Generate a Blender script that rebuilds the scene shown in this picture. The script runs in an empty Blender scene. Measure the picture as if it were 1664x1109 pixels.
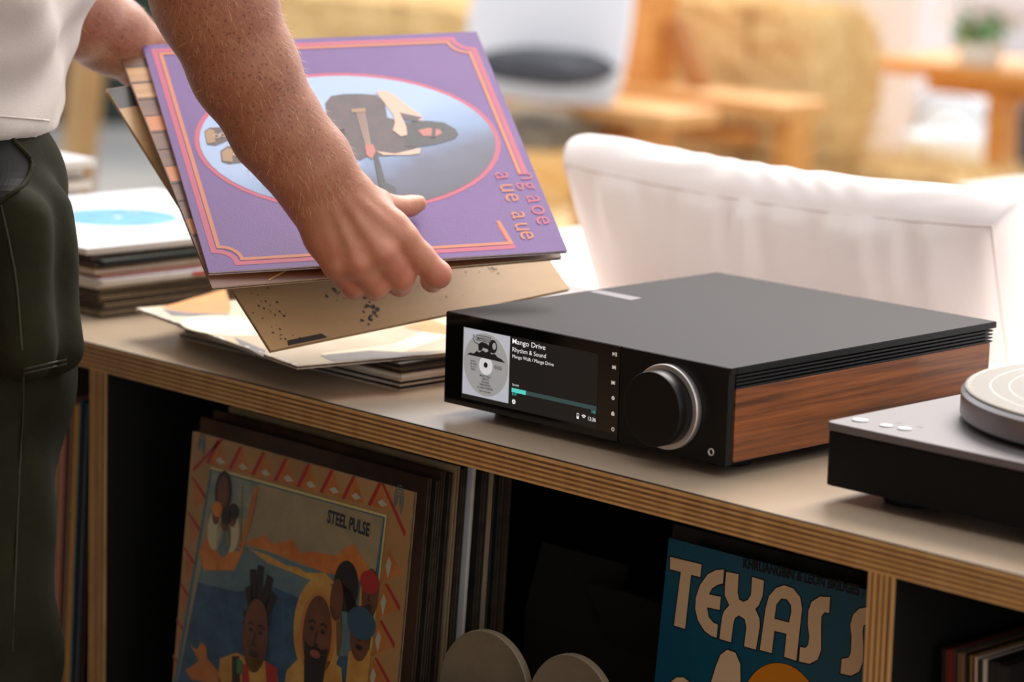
import bpy, bmesh, math, random
import numpy as np
from mathutils import Matrix, Vector, Euler
random.seed(7)
C = bpy.context.scene.collection
R = math.radians
# ------------------------------------------------------------------ camera, sky, sun, exposure
CAM_LOC = (1.9091, -1.8796, 0.5606); CAM_ROT = (1.3876, -0.0289, 0.7774); FPX = 5200.0
cd = bpy.data.cameras.new('camera'); cam = bpy.data.objects.new('camera', cd); C.objects.link(cam)
cam.location = CAM_LOC; cam.rotation_euler = CAM_ROT
cd.sensor_width = 36; cd.lens = FPX * 36 / 1664; cd.clip_end = 200
cd.dof.use_dof = True; cd.dof.focus_distance = 2.62; cd.dof.aperture_fstop = 4.6
bpy.context.scene.camera = cam
sc = bpy.context.scene
sc.view_settings.view_transform = 'Standard'; sc.view_settings.look = 'None'
sc.view_settings.gamma = 1.0; sc.view_settings.use_curve_mapping = False
sc.view_settings.exposure = 0.15
w = bpy.data.worlds.new('sky'); sc.world = w; w.use_nodes = True
wn = w.node_tree.nodes; wl = w.node_tree.links
bg = wn['Background']; bg.inputs['Color'].default_value = (0.95, 0.96, 1.0, 1); bg.inputs['Strength'].default_value = 1.35
sd = bpy.data.lights.new('sun', 'SUN'); sd.energy = 4.6; sd.angle = R(36); sd.color = (1.0, 0.95, 0.90)
so = bpy.data.objects.new('sun', sd); C.objects.link(so)
SUN_AZ, SUN_EL = R(110), R(42)       # towards the sun
sdir = Vector((math.cos(SUN_AZ) * math.cos(SUN_EL), math.sin(SUN_AZ) * math.cos(SUN_EL), math.sin(SUN_EL)))
so.rotation_euler = sdir.to_track_quat('Z', 'Y').to_euler()

# ------------------------------------------------------------------ helpers
CR = np.array(Euler(CAM_ROT, 'XYZ').to_matrix()); CL = np.array(CAM_LOC)
def ray(x, y): return CR @ np.array([(x - 832) / FPX, -(y - 554.5) / FPX, -1.0])
def at(x, y, d): return CL + ray(x, y) * d                      # point seen at (x, y), d metres deep
def onplane(x, y, p, n):
    d = ray(x, y); p = np.array(p, float); n = np.array(n, float)
    return CL + d * (((p - CL) @ n) / (d @ n))
def onz(x, y, z): return onplane(x, y, (0, 0, z), (0, 0, 1))

def tag(o, label=None, cat=None, group=None, kind=None):
    if label: o['label'] = label
    if cat: o['category'] = cat
    if group: o['group'] = group
    if kind: o['kind'] = kind
    return o
def empty(name, loc=(0, 0, 0), rz=0, M=None):
    o = bpy.data.objects.new(name, None); C.objects.link(o); o.empty_display_size = .05
    if M is not None: o.matrix_world = M
    else: o.location = loc; o.rotation_euler = (0, 0, rz)
    return o
def thing(name, label, cat, loc=(0, 0, 0), rz=0, M=None, group=None):
    return tag(empty(name, loc, rz, M), label, cat, group)

def lin(c):
    return tuple(((v / 255) / 12.92 if v / 255 <= .04045 else ((v / 255 + .055) / 1.055) ** 2.4) for v in c)
MC = {}
def mat(key, rgb=(128, 128, 128), rough=.6, metal=0, noise=0, nscale=20, rgb2=None, bump=0, bscale=200, stretch=(1, 1, 1), emit=0, spec=.5, coat=0, sss=0, sheen=0, contrast=(.35, .65)):
    if key in MC: return MC[key]
    m = bpy.data.materials.new(key); m.use_nodes = True; nt = m.node_tree; N = nt.nodes; L = nt.links
    b = N['Principled BSDF']; col = lin(rgb)
    b.inputs['Base Color'].default_value = (*col, 1); b.inputs['Roughness'].default_value = rough
    b.inputs['Metallic'].default_value = metal; b.inputs['Specular IOR Level'].default_value = spec
    b.inputs['Coat Weight'].default_value = coat; b.inputs['Sheen Weight'].default_value = sheen
    if sss:
        b.inputs['Subsurface Weight'].default_value = sss; b.inputs['Subsurface Radius'].default_value = (1, .35, .2); b.inputs['Subsurface Scale'].default_value = .006
    if emit:
        b.inputs['Emission Color'].default_value = (*col, 1); b.inputs['Emission Strength'].default_value = emit
    if rgb2 is not None or bump:
        tc = N.new('ShaderNodeTexCoord'); mp = N.new('ShaderNodeMapping'); mp.inputs['Scale'].default_value = stretch
        L.new(tc.outputs['Object'], mp.inputs['Vector'])
    if rgb2 is not None:
        nz = N.new('ShaderNodeTexNoise'); nz.inputs['Scale'].default_value = nscale; nz.inputs['Detail'].default_value = 6; nz.inputs['Roughness'].default_value = .6
        rp = N.new('ShaderNodeValToRGB'); rp.color_ramp.elements[0].position = contrast[0]; rp.color_ramp.elements[1].position = contrast[1]
        rp.color_ramp.elements[0].color = (*col, 1); rp.color_ramp.elements[1].color = (*lin(rgb2), 1)
        L.new(mp.outputs['Vector'], nz.inputs['Vector']); L.new(nz.outputs['Fac'], rp.inputs['Fac']); L.new(rp.outputs['Color'], b.inputs['Base Color'])
    if bump:
        n2 = N.new('ShaderNodeTexNoise'); n2.inputs['Scale'].default_value = bscale; n2.inputs['Detail'].default_value = 3
        bp = N.new('ShaderNodeBump'); bp.inputs['Strength'].default_value = bump; bp.inputs['Distance'].default_value = .002
        L.new(mp.outputs['Vector'], n2.inputs['Vector']); L.new(n2.outputs['Fac'], bp.inputs['Height']); L.new(bp.outputs['Normal'], b.inputs['Normal'])
    MC[key] = m; return m
def nodes(m): return m.node_tree.nodes, m.node_tree.links, m.node_tree.nodes['Principled BSDF']

class MB:
    def __init__(s): s.v = []; s.f = []; s.m = []
    def add(s, vs, fs, mi=0):
        o = len(s.v); s.v += [tuple(map(float, q)) for q in vs]; s.f += [tuple(i + o for i in f) for f in fs]; s.m += [mi] * len(fs); return s
    def box(s, lo, hi, mi=0, M=None):
        (x0, y0, z0), (x1, y1, z1) = lo, hi
        vs = [(x0, y0, z0), (x1, y0, z0), (x1, y1, z0), (x0, y1, z0), (x0, y0, z1), (x1, y0, z1), (x1, y1, z1), (x0, y1, z1)]
        if M is not None: vs = [M @ Vector(q) for q in vs]
        return s.add(vs, [(0, 3, 2, 1), (4, 5, 6, 7), (0, 1, 5, 4), (1, 2, 6, 5), (2, 3, 7, 6), (3, 0, 4, 7)], mi)
    def prism(s, poly, z0, z1, mi=0, M=None, top=None):
        n = len(poly); vs = [(x, y, z0) for x, y in poly] + [(x, y, z1) for x, y in poly]
        if M is not None: vs = [M @ Vector(q) for q in vs]
        s.add(vs, [tuple(range(n))[::-1]] + [(i, (i + 1) % n, n + (i + 1) % n, n + i) for i in range(n)], mi)
        o = len(s.v) - 2 * n; s.f.append(tuple(o + n + i for i in range(n))); s.m.append(mi if top is None else top); return s
    def lathe(s, prof, c=(0, 0, 0), seg=64, mi=0, M=None):
        n = len(prof); vs = []
        for i in range(seg):
            a = 2 * math.pi * i / seg
            for r, z in prof:
                q = Vector((r * math.cos(a), r * math.sin(a), z))
                if M is not None: q = M @ q
                vs.append(q + Vector(c))
        fs = [(i * n + j, ((i + 1) % seg) * n + j, ((i + 1) % seg) * n + j + 1, i * n + j + 1) for i in range(seg) for j in range(n - 1)]
        return s.add(vs, fs, mi)
    def tube(s, pts, r, seg=8, mi=0, cap=True):
        pts = [Vector(p) for p in pts]; n = len(pts); rr = r if isinstance(r, (list, tuple)) else [r] * n; vs = []
        for i, p in enumerate(pts):
            t = (pts[min(i + 1, n - 1)] - pts[max(i - 1, 0)]).normalized()
            a = t.cross(Vector((0, 0, 1)) if abs(t.z) < .9 else Vector((1, 0, 0))).normalized(); b = t.cross(a)
            vs += [p + (a * math.cos(2 * math.pi * k / seg) + b * math.sin(2 * math.pi * k / seg)) * rr[i] for k in range(seg)]
        fs = [(i * seg + k, i * seg + (k + 1) % seg, (i + 1) * seg + (k + 1) % seg, (i + 1) * seg + k) for i in range(n - 1) for k in range(seg)]
        if cap: fs += [tuple(range(seg))[::-1], tuple((n - 1) * seg + k for k in range(seg))]
        return s.add(vs, fs, mi)
    def build(s, name, mats, parent=None, smooth=False, bevel=0, bseg=2, fix=True):
        me = bpy.data.meshes.new(name); me.from_pydata(s.v, [], s.f)
        mats = mats if isinstance(mats, (list, tuple)) else [mats]
        for m in mats: me.materials.append(m)
        me.polygons.foreach_set('material_index', s.m)
        if fix:
            bm = bmesh.new(); bm.from_mesh(me); bmesh.ops.recalc_face_normals(bm, faces=bm.faces); bm.to_mesh(me); bm.free()
        if smooth: me.polygons.foreach_set('use_smooth', [True] * len(me.polygons))
        o = bpy.data.objects.new(name, me); C.objects.link(o)
        if parent: o.parent = parent
        if bevel:
            b = o.modifiers.new('b', 'BEVEL'); b.width = bevel; b.segments = bseg; b.limit_method = 'ANGLE'; b.angle_limit = R(40)
            me.polygons.foreach_set('use_smooth', [True] * len(me.polygons))
            b.harden_normals = True
        return o
def frame(p, ex, ey):
    ex = Vector(ex).normalized(); ey = Vector(ey); ey = (ey - ex * ey.dot(ex)).normalized(); ez = ex.cross(ey)
    M = Matrix.Identity(4)
    for i, v in enumerate((ex, ey, ez)):
        for k in range(3): M[k][i] = v[k]
    for k in range(3): M[k][3] = p[k]
    return M
def dup(o, parent=None):
    c = o.copy(); C.objects.link(c)
    if parent: c.parent = parent
    for ch in list(o.children): dup(ch, c)
    return c

# flat print: coloured shapes laid layer over layer on a surface, one mesh
TX = {}
def text_mesh(s, bold=0.0):
    if (s, bold) in TX: return TX[(s, bold)]
    cu = bpy.data.curves.new('t', 'FONT'); cu.body = s; cu.size = 1; cu.offset = bold; cu.resolution_u = 3
    o = bpy.data.objects.new('t', cu); C.objects.link(o)
    bpy.context.view_layer.update()
    me = o.to_mesh(); vs = [(v.co.x, v.co.y) for v in me.vertices]; fs = [tuple(p.vertices) for p in me.polygons]
    o.to_mesh_clear(); bpy.data.objects.remove(o); bpy.data.curves.remove(cu)
    TX[(s, bold)] = (vs, fs); return vs, fs
class Print:
    STEP = .00012
    def __init__(s, mp=None): s.b = MB(); s.mats = []; s.mp = mp; s.lay = 1
    def mi(s, m):
        if m not in s.mats: s.mats.append(m)
        return s.mats.index(m)
    def raw(s, pts, fs, m, lay): s.b.add([(x, y, lay * s.STEP) for x, y in pts], fs, s.mi(m))
    def poly(s, pts, m, lay, px=False):
        if px: pts = [s.mp(*q) for q in pts]
        a = sum(pts[i - 1][0] * pts[i][1] - pts[i][0] * pts[i - 1][1] for i in range(len(pts)))
        if a < 0: pts = pts[::-1]
        s.raw(pts, [tuple(range(len(pts)))], m, lay)
    def ell(s, c, a, b, m, lay, rot=0, n=48):
        s.poly([(c[0] + a * math.cos(t) * math.cos(rot) - b * math.sin(t) * math.sin(rot), c[1] + a * math.cos(t) * math.sin(rot) + b * math.sin(t) * math.cos(rot)) for t in [2 * math.pi * i / n for i in range(n)]], m, lay)
    def stroke(s, pts, wd, m, lay, px=False, closed=False):
        if px: pts = [s.mp(*q) for q in pts]
        P = [Vector(q) for q in pts]; n = len(P); seg = range(n if closed else n - 1)
        L_, R_ = [], []
        for i in range(n):
            a = P[i] - P[i - 1] if (i > 0 or closed) else P[1] - P[0]
            b = P[(i + 1) % n] - P[i] if (i < n - 1 or closed) else a
            a.normalize(); b = b.normalized(); t = (a + b)
            t = t.normalized() if t.length > 1e-6 else a
            nn = Vector((-t.y, t.x)); k = 1 / max(.5, nn.dot(Vector((-a.y, a.x))))
            L_.append(P[i] + nn * wd / 2 * k); R_.append(P[i] - nn * wd / 2 * k)
        for i in seg:
            j = (i + 1) % n; s.raw([R_[i], R_[j], L_[j], L_[i]], [(0, 1, 2, 3)], m, lay)
    def text(s, t, pos, size, m, lay, ang=0, width=None, bold=0, align='L', sy=1):
        vs, fs = text_mesh(t, bold)
        x0 = min(v[0] for v in vs); x1 = max(v[0] for v in vs); k = size
        kx = width / (x1 - x0) if width else k
        sh = {'L': x0, 'C': (x0 + x1) / 2, 'R': x1}[align]
        ca, sa = math.cos(ang), math.sin(ang); q = []
        for x, y in vs:
            X = (x - sh) * kx; Y = y * k * sy; q.append((pos[0] + X * ca - Y * sa, pos[1] + X * sa + Y * ca))
        s.raw(q, fs, m, lay)
    def build(s, name, parent, z=0):
        o = s.b.build(name, s.mats, parent, fix=False); o.location.z = z; return o

# ------------------------------------------------------------------ the ground, then canopy, walls and planks added to shape the light
ground = MB().box((-40, -14, -.78), (14, 40, -.72)).build('floor', mat('concrete', (150, 150, 150), .85, rgb2=(176, 172, 165), nscale=1.3, bump=.2, bscale=30))
tag(ground, kind='structure')
canvas = mat('shade_canopy_tan', (176, 140, 98), .9, rgb2=(164, 128, 88), nscale=5)
tag(MB().box((-3.6, -5.2, 1.80), (2.6, -1.05, 1.83)).build('shade_canopy', canvas), kind='structure')      # canopy added out of view to hold back sky light
boards = mat('shade_wall_boards', (122, 88, 58), .8, rgb2=(104, 74, 46), nscale=6, stretch=(6, 6, 1))
tag(MB().box((-3.6, -5.2, -.72), (2.6, -5.1, 1.80)).build('shade_wall_front', boards), kind='structure')  # unseen wall added behind the camera to cut front fill light
tag(MB().box((-3.6, -5.1, -.72), (-3.5, -.95, 1.80)).build('shade_wall_left', boards), kind='structure')  # unseen wall added to darken the left foreground
bounce_deck = thing('bounce_deck', 'unseen plank floor added for warm bounced light in front of the record shelf', 'bounce_deck', (0, 0, -.72)); dm = mat('bounce_deck_planks', (150, 124, 98), .75, rgb2=(130, 104, 80), nscale=7, stretch=(1, 9, 9))  # unseen planks added to bounce warm light onto the shelf front
for k in range(30):
    y = -.20 - k * .163; MB().box((-3.48, y - .158, 0), (5.08, y, .022)).build('plank', dm, bounce_deck)

# ------------------------------------------------------------------ plywood record shelf
YAW = R(-1.342)
shelf = thing('record_shelf', 'long plywood record shelf with pale worktop and layered plywood edges', 'shelf', (-.2934, -.0426, 0), YAW)
cream = mat('worktop_laminate', (182, 162, 138), .25, rgb2=(174, 153, 128), nscale=6, spec=.9)
black = mat('black_laminate', (16, 15, 14), .55)
plyA = mat('ply_light', (206, 164, 104), .7, rgb2=(184, 140, 82), nscale=14, stretch=(3, 1, 1), bump=.15, bscale=300)
plyB = mat('ply_dark', (128, 84, 40), .75, rgb2=(98, 62, 28), nscale=16, stretch=(3, 1, 1), bump=.25, bscale=300)
plyC = mat('ply_mid', (148, 100, 50), .75, rgb2=(116, 76, 36), nscale=16, stretch=(3, 1, 1), bump=.2, bscale=300)
plyE = mat('ply_film', (52, 38, 26), .6)
SX0, SX1, SD, TH, FZ = -1.45, 1.5, .43, .0248, -.375
def plies(parent, lo, hi, axis, front, n=12):
    """layers seen on the front edge of a board, from lo to hi along axis"""
    rnd = random.Random(5); t = (hi - lo) / n
    for i in range(n):
        a = lo + i * t; b = a + t; pr = .0003 + rnd.random() * .0005
        m = plyA if i % 2 == 0 else (plyB if rnd.random() < .6 else plyC)
        if i == n - 1 and axis == 'z': m = plyE; pr = .0002; a = b - .0011
        if i == n - 2 and axis == 'z': b = hi - .0011
        mb = MB()
        if axis == 'z': mb.box((front[0], -pr, a), (front[1], .0015, b))
        else: mb.box((a, -pr, front[0]), (b, .0015, front[1]))
        mb.build('ply', m, parent)
def board(name, lo, hi, mats, axis, fr, n, split=None):
    mb = MB().box((lo[0], .001, lo[2]), (hi[0], hi[1], hi[2]))
    mb.m = [1, 0, 1, 1, 1, 1] if axis == 'z' else [0] * 6
    o = mb.build(name, mats, shelf)
    plies(o, lo[0] if axis == 'x' else lo[2], hi[0] if axis == 'x' else hi[2], axis, fr, n); return o
board('worktop', (SX0, 0, -TH), (SX1, SD, 0), [cream, black], 'z', (SX0, SX1), 12)
board('bottom_shelf', (SX0, 0, FZ - .025), (SX1, SD, FZ), [black, black], 'z', (SX0, SX1), 12)
for s0 in (-1.085, -.1416, .8047, SX1 - .0245, SX0):
    board('divider', (s0, 0, FZ), (s0 + .0245, SD - .012, -TH), [black, black], 'x', (FZ, -TH), 9)
for s0 in (-1.085, -.1416, .8047, SX1 - .0245, SX0):
    board('leg_panel', (s0, 0, -.72), (s0 + .0245, SD - .012, FZ - .025), [black, black], 'x', (-.72, FZ - .025), 9)
MB().box((SX0, SD - .012, -.72), (SX1, SD, -TH)).build('back_panel', black, shelf)
chip = MB().prism([(.8035, -.137), (.8085, -.143), (.814, -.145), (.8085, -.149), (.8055, -.154), (.8035, -.151)], -.0002, .0012, M=Matrix.Rotation(R(90), 4, 'X'))
chip.build('chipped_spot', mat('raw_chip', (205, 190, 172), .9), [c for c in shelf.children if c.name.startswith('divider')][2]).location = (0, -.0006, 0)

# ------------------------------------------------------------------ record sleeves
dark_in = mat('sleeve_gap', (30, 26, 24), .8)
white_in = mat('paper_inner', (222, 214, 202), .8)
def card(key, rgb, rough=.5, rgb2=None, nscale=12, **k): return mat('card_' + key, rgb, rough, rgb2=rgb2, nscale=nscale, **k)
edge_tan = card('edge_tan', (196, 172, 136), .8, (160, 134, 100), 60)
edge_white = card('edge_white', (222, 212, 196), .8, (188, 172, 150), 60)
edge_dark = card('edge_dark', (66, 52, 40), .8, (110, 90, 66), 60)
def sleeve_mesh(name, face, edge, inner, t=.0035, S=.315, back=None, curl=0, ry=.0011):
    """two card leaves with a spine and an inner sleeve set back between them; local x, y in 0..S, z up from 0"""
    mb = MB(); ct = min(.0009, t * .32); rnd = random.Random(name + str(t))
    mb.box((0, 0, 0), (S, S, ct)); mb.m = [2 if back else 0, 0, 1, 1, 1, 1]
    mb.box((0, 0, t - ct), (S, S, t)); mb.m[-6:] = [0, 0, 1, 1, 1, 1]
    if t > 2 * ct + .0003:
        mb.box((.0015, ry, ct), (S - .0012, S - .0015, t - ct), 3)
    mats = [face, edge, back or face, inner]
    return mb, mats
def sleeve(label, group, M, face, edge=edge_tan, inner=white_in, t=.0035, S=.315, back=None, name='record_sleeve', bevel=.0003):
    mb, mats = sleeve_mesh(label, face, edge, inner, t, S, back)
    o = mb.build(name, mats, None, bevel=0); o.matrix_world = M
    return tag(o, label, 'record', group)

# --- the purple sleeve in the hands
Pp = (-.112, -.1688, .1232); PR = Euler((.5494, -.04, 1.0777)).to_matrix()
pex, pey, pez = [np.array(PR.col[i]) for i in range(3)]
def puv(x, y):
    q = onplane(x, y, Pp, pez) - np.array(Pp); return (float(q @ pex), float(q @ pey))
purple = card('purple', (102, 60, 128), .55, (92, 52, 118), 9, bump=.12, bscale=900)
pink = mat('print_pink', (176, 68, 96), .55); orange = mat('print_orange', (188, 108, 68), .55)
T_ = .0032
Mp = frame(np.array(Pp) - pez * T_, pex, pey)
ps = sleeve('purple record sleeve with oval portrait and pink and orange border, held in both hands', 'sleeves in the hands', Mp, purple, edge_white, t=T_)
pr = Print(puv); S = .315
def border(i, wd, m, notch, lay, seg):
    a, b = i, S - i; n = notch
    arc = lambda cx, cy, t0, t1: [(cx + n * math.cos(R(t0 + (t1 - t0) * k / 8)), cy + n * math.sin(R(t0 + (t1 - t0) * k / 8))) for k in range(9)]
    pts = [(b - .0, .105)] + arc(b, b, 270, 180) + [(a, b), ] + arc(a, a, 90, 0) + [(.268, a), (.264, a + .030)]
    pr.stroke(pts, wd, m, lay)
border(.0092, .0050, pink, .017, 1, 0); border(.0142, .0036, orange, .017, 2, 0)
oc, oa, ob = (.158, .164), .138, .098
pr.ell(oc, oa, ob, pink, 1); 
m = mat('print_blue_sky', (176, 196, 222), .5)
N, L, b = nodes(m)
tc = N.new('ShaderNodeTexCoord'); sx = N.new('ShaderNodeSeparateXYZ'); L.new(tc.outputs['Object'], sx.inputs[0])
ma = N.new('ShaderNodeMath'); ma.operation = 'MULTIPLY_ADD'; ma.inputs[1].default_value = -.42; L.new(sx.outputs['X'], ma.inputs[0]); L.new(sx.outputs['Y'], ma.inputs[2])
nz = N.new('ShaderNodeTexNoise'); nz.inputs['Scale'].default_value = 25; L.new(tc.outputs['Object'], nz.inputs['Vector'])
mb2 = N.new('ShaderNodeMath'); mb2.operation = 'MULTIPLY_ADD'; mb2.inputs[1].default_value = .03; L.new(nz.outputs['Fac'], mb2.inputs[0]); L.new(ma.outputs[0], mb2.inputs[2])
mr = N.new('ShaderNodeMapRange'); mr.inputs['From Min'].default_value = .0; mr.inputs['From Max'].default_value = .13; L.new(mb2.outputs[0], mr.inputs['Value'])
rp = N.new('ShaderNodeValToRGB'); e = rp.color_ramp.elements; e[0].position = 0; e[0].color = (*lin((52, 46, 62)), 1); e[1].position = 1; e[1].color = (*lin((152, 172, 204)), 1)
k = e.new(.38); k.color = (*lin((84, 84, 108)), 1); k = e.new(.62); k.color = (*lin((116, 140, 174)), 1)
L.new(mr.outputs[0], rp.inputs['Fac']); L.new(rp.outputs['Color'], b.inputs['Base Color'])
pr.ell(oc, oa - .0045, ob - .0045, m, 2)
br = mat('print_brown', (58, 40, 46), .5, rgb2=(78, 52, 54), nscale=60); bk = mat('print_black', (26, 22, 28), .5, rgb2=(48, 40, 46), nscale=160)
sk = mat('print_skin', (204, 164, 140), .5); rd = mat('print_reddish', (176, 98, 84), .5); tn = mat('print_tan', (150, 112, 72), .5)
z8 = lambda P: [(460 + x / 2.64, 40 + y / 2.64) for x, y in P]
pr.poly(z8([(180, 340), (205, 308), (260, 299), (330, 298), (400, 303), (436, 335), (447, 400), (520, 418), (590, 425), (590, 520), (540, 545), (500, 562), (420, 568), (380, 560), (330, 585), (290, 576), (250, 530), (215, 480), (190, 420)]), br, 3, True)
pr.poly(z8([(520, 430), (560, 416), (620, 414), (690, 422), (740, 450), (752, 475), (735, 493), (660, 515), (580, 528), (525, 525)]), bk, 4, True)
pr.poly(z8([(578, 455), (625, 445), (672, 452), (682, 468), (660, 480), (600, 480)]), rd, 5, True)
pr.poly(z8([(640, 440), (655, 440), (652, 486), (636, 486)]), bk, 6, True)
pr.poly(z8([(398, 290), (440, 284), (485, 310), (540, 355), (592, 390), (597, 415), (540, 410), (505, 388), (528, 440), (532, 475), (505, 482), (470, 455), (480, 425), (474, 390), (428, 330)]), sk, 5, True)
pr.poly(z8([(500, 380), (595, 400), (570, 418), (520, 412)]), br, 6, True)
pr.poly(z8([(398, 545), (430, 562), (540, 562), (586, 555), (590, 530), (545, 541), (480, 556)]), sk, 5, True)
pr.poly(z8([(350, 520), (385, 515), (397, 545), (382, 580), (357, 562)]), rd, 6, True)
pr.poly(z8([(385, 560), (405, 556), (440, 680), (482, 700), (490, 735), (428, 722), (412, 690)]), bk, 5, True)
pr.poly(z8([(293, 365), (352, 360), (355, 375), (295, 380)]), tn, 5, True)
for dx in (0, 10, 20, 30): pr.stroke(z8([(316 + dx, 375), (368 + dx * .5, 560)]), .0006, sk, 5, True)
pr.poly([(392, 250), (430, 225), (560, 210), (560, 255), (470, 262), (400, 268)], br, 3, True)
for P, Q in (([(332, 214), (340, 208), (366, 207), (372, 215), (374, 228), (350, 238), (336, 236)], [(333, 216), (340, 210), (348, 212), (350, 232), (337, 234)]),
             ([(358, 246), (370, 238), (398, 240), (406, 252), (402, 264), (372, 268), (360, 264)], [(360, 248), (370, 241), (378, 244), (378, 264), (362, 262)])):
    pr.poly(P, br, 3, True); pr.poly(Q, tn, 4, True)
for x, y in ((352, 222), (362, 220), (384, 252), (394, 251)): pr.ell(puv(x, y), .003, .003, sk, 5); pr.ell(puv(x, y), .002, .002, br, 6)
for t, p0, sz, mm in (('a', (803, 281), .026, pink), ('u', (811, 301), .026, orange), ('e', (819, 316), .026, orange), ('a', (829.5, 345), .026, orange), ('u', (835, 364), .026, orange), ('e', (843, 377), .026, orange),
                      ('n', (843, 282), .024, pink), ('g', (846, 297), .024, pink), ('a', (854, 319), .026, pink), ('o', (861, 335), .026, pink), ('e', (869, 353), .026, pink)):
    u, v = puv(*p0); pr.text(t, (u, v), sz, mm, 3, ang=R(-90))
pr.build('cover_print', ps, T_)

# --- the wood-print sleeve behind it
Wp = (-.1018, -.1737, .1122); WR = Euler((.5481, -.0505, 1.1548)).to_matrix(); wex, wey, wez = [np.array(WR.col[i]) for i in range(3)]
wood_print = card('wood_print', (122, 70, 34), .45, (78, 42, 20), 5, stretch=(2, 14, 1), contrast=(.3, .7))
Mw = frame(np.array(Wp) - wez * .0032, wex, wey)
wsl = sleeve('brown record sleeve printed with timber planks, directly behind the purple sleeve', 'sleeves in the hands', Mw, wood_print, edge_tan, t=.0032)
wp = Print()
ml = mat('print_plank_line', (58, 34, 22), .5); lt = mat('print_plank_light', (196, 150, 98), .5, rgb2=(160, 108, 62), nscale=8, stretch=(1, 10, 1)); og = mat('print_plank_orange', (190, 112, 52), .5)
for i in range(13): wp.stroke([(.001, .02 + i * .0235), (.314, .02 + i * .0235)], .0016, ml, 2)
for i, x0, x1, mm in ((12, 0.001, .2, lt), (11, .001, .12, lt), (9, .001, .16, og), (6, .001, .1, og), (3, .001, .2, og)):
    wp.poly([(x0, .021 + i * .0235 - .022), (x1, .021 + i * .0235 - .022), (x1, .02 + i * .0235), (x0, .02 + i * .0235)], mm, 1)
wp.stroke([(.05, .003), (.085, .022)], .0014, lt, 3); wp.build('cover_print', wsl, .0032)

# --- the worn kraft sleeve hanging lowest
Bp = (-.0796, -.1274, .0570); BR_ = Euler((.6666, -.0886, 1.4164)).to_matrix(); bex, bey, bez = [np.array(BR_.col[i]) for i in range(3)]
kraft = card('kraft', (190, 150, 102), .5, (176, 136, 88), 7, stretch=(1, 3, 1), bump=.1, bscale=500)
Mk = frame(np.array(Bp) - bez * .0034, bex, bey)
ksl = sleeve('worn tan kraft record sleeve with black specks, lowest of the held sleeves', 'sleeves in the hands', Mk, kraft, edge_tan, dark_in, t=.0034, S=.318)
def kuv(x, y):
    q = onplane(x, y, Bp, bez) - np.array(Bp); return (float(q @ bex), float(q @ bey))
kp = Print(kuv); sp = mat('print_speck', (46, 38, 32), .6); rnd = random.Random(3)
for cx, cy, n, sx_, sy_, sz in ((560, 475, 26, 22, 14, .0022), (602, 505, 34, 14, 26, .0024), (450, 510, 26, 16, 26, .0014), (470, 545, 16, 26, 12, .0012), (600, 545, 26, 40, 8, .0016), (790, 435, 24, 34, 10, .0013), (700, 470, 10, 50, 20, .0012), (420, 490, 16, 12, 20, .0012)):
    for k in range(n):
        q = kuv(cx + rnd.gauss(0, sx_ * .6), cy + rnd.gauss(0, sy_ * .6)); r = sz * (.15 + rnd.random() ** 2 * .9)
        if .003 < q[0] < .312 and .003 < q[1] < .312:
            kp.poly([(q[0] + r * (.6 + .8 * rnd.random()) * math.cos(2 * math.pi * i / 7), q[1] + r * (.6 + .8 * rnd.random()) * math.sin(2 * math.pi * i / 7)) for i in range(7)], sp, 1)
kp.poly([(.018, .0012), (.058, .0012), (.055, .0068), (.020, .0068)], sp, 1)
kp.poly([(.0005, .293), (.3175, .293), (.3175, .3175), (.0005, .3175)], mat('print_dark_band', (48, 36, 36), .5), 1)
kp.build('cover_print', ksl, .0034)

# ------------------------------------------------------------------ stacks of sleeves lying on the worktop
def lay_stack(x, y, z, rows, group, rot0=0, jit=.006, seed=1):
    """(x, y) near right-hand corner of the stack; sleeves reach to -x and +y"""
    rnd = random.Random(seed); out = []
    for lab, face, edge, inner, t, dx, dy, dr in rows:
        a = rot0 + R(dr); c, s = math.cos(a), math.sin(a)
        px, py = x + dx + rnd.uniform(-jit, jit) * .3, y + dy + rnd.uniform(-jit, jit) * .3
        M = Matrix.Translation((px - .315 * c, py - .315 * s, z)) @ Matrix.Rotation(a, 4, 'Z')
        o = sleeve(lab, group, M, face, edge, inner, t); out.append(o); z += t + .0002
    return out, z
cw = card('white', (204, 204, 208), .5); cdk = card('black', (34, 30, 28), .45, (50, 44, 38), 30); cbl = card('blue', (40, 84, 120), .5); ctan = card('tan', (186, 158, 120), .6, (170, 140, 100), 20)
crd = card('red', (176, 58, 46), .5); cgr = card('green_black', (22, 32, 26), .5); cor = card('orange', (214, 142, 64), .5, (196, 120, 50), 14); ccr = card('cream', (208, 192, 164), .6, (186, 166, 134), 9); cbr = card('brown', (84, 56, 36), .55, (58, 38, 26), 18)
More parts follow.
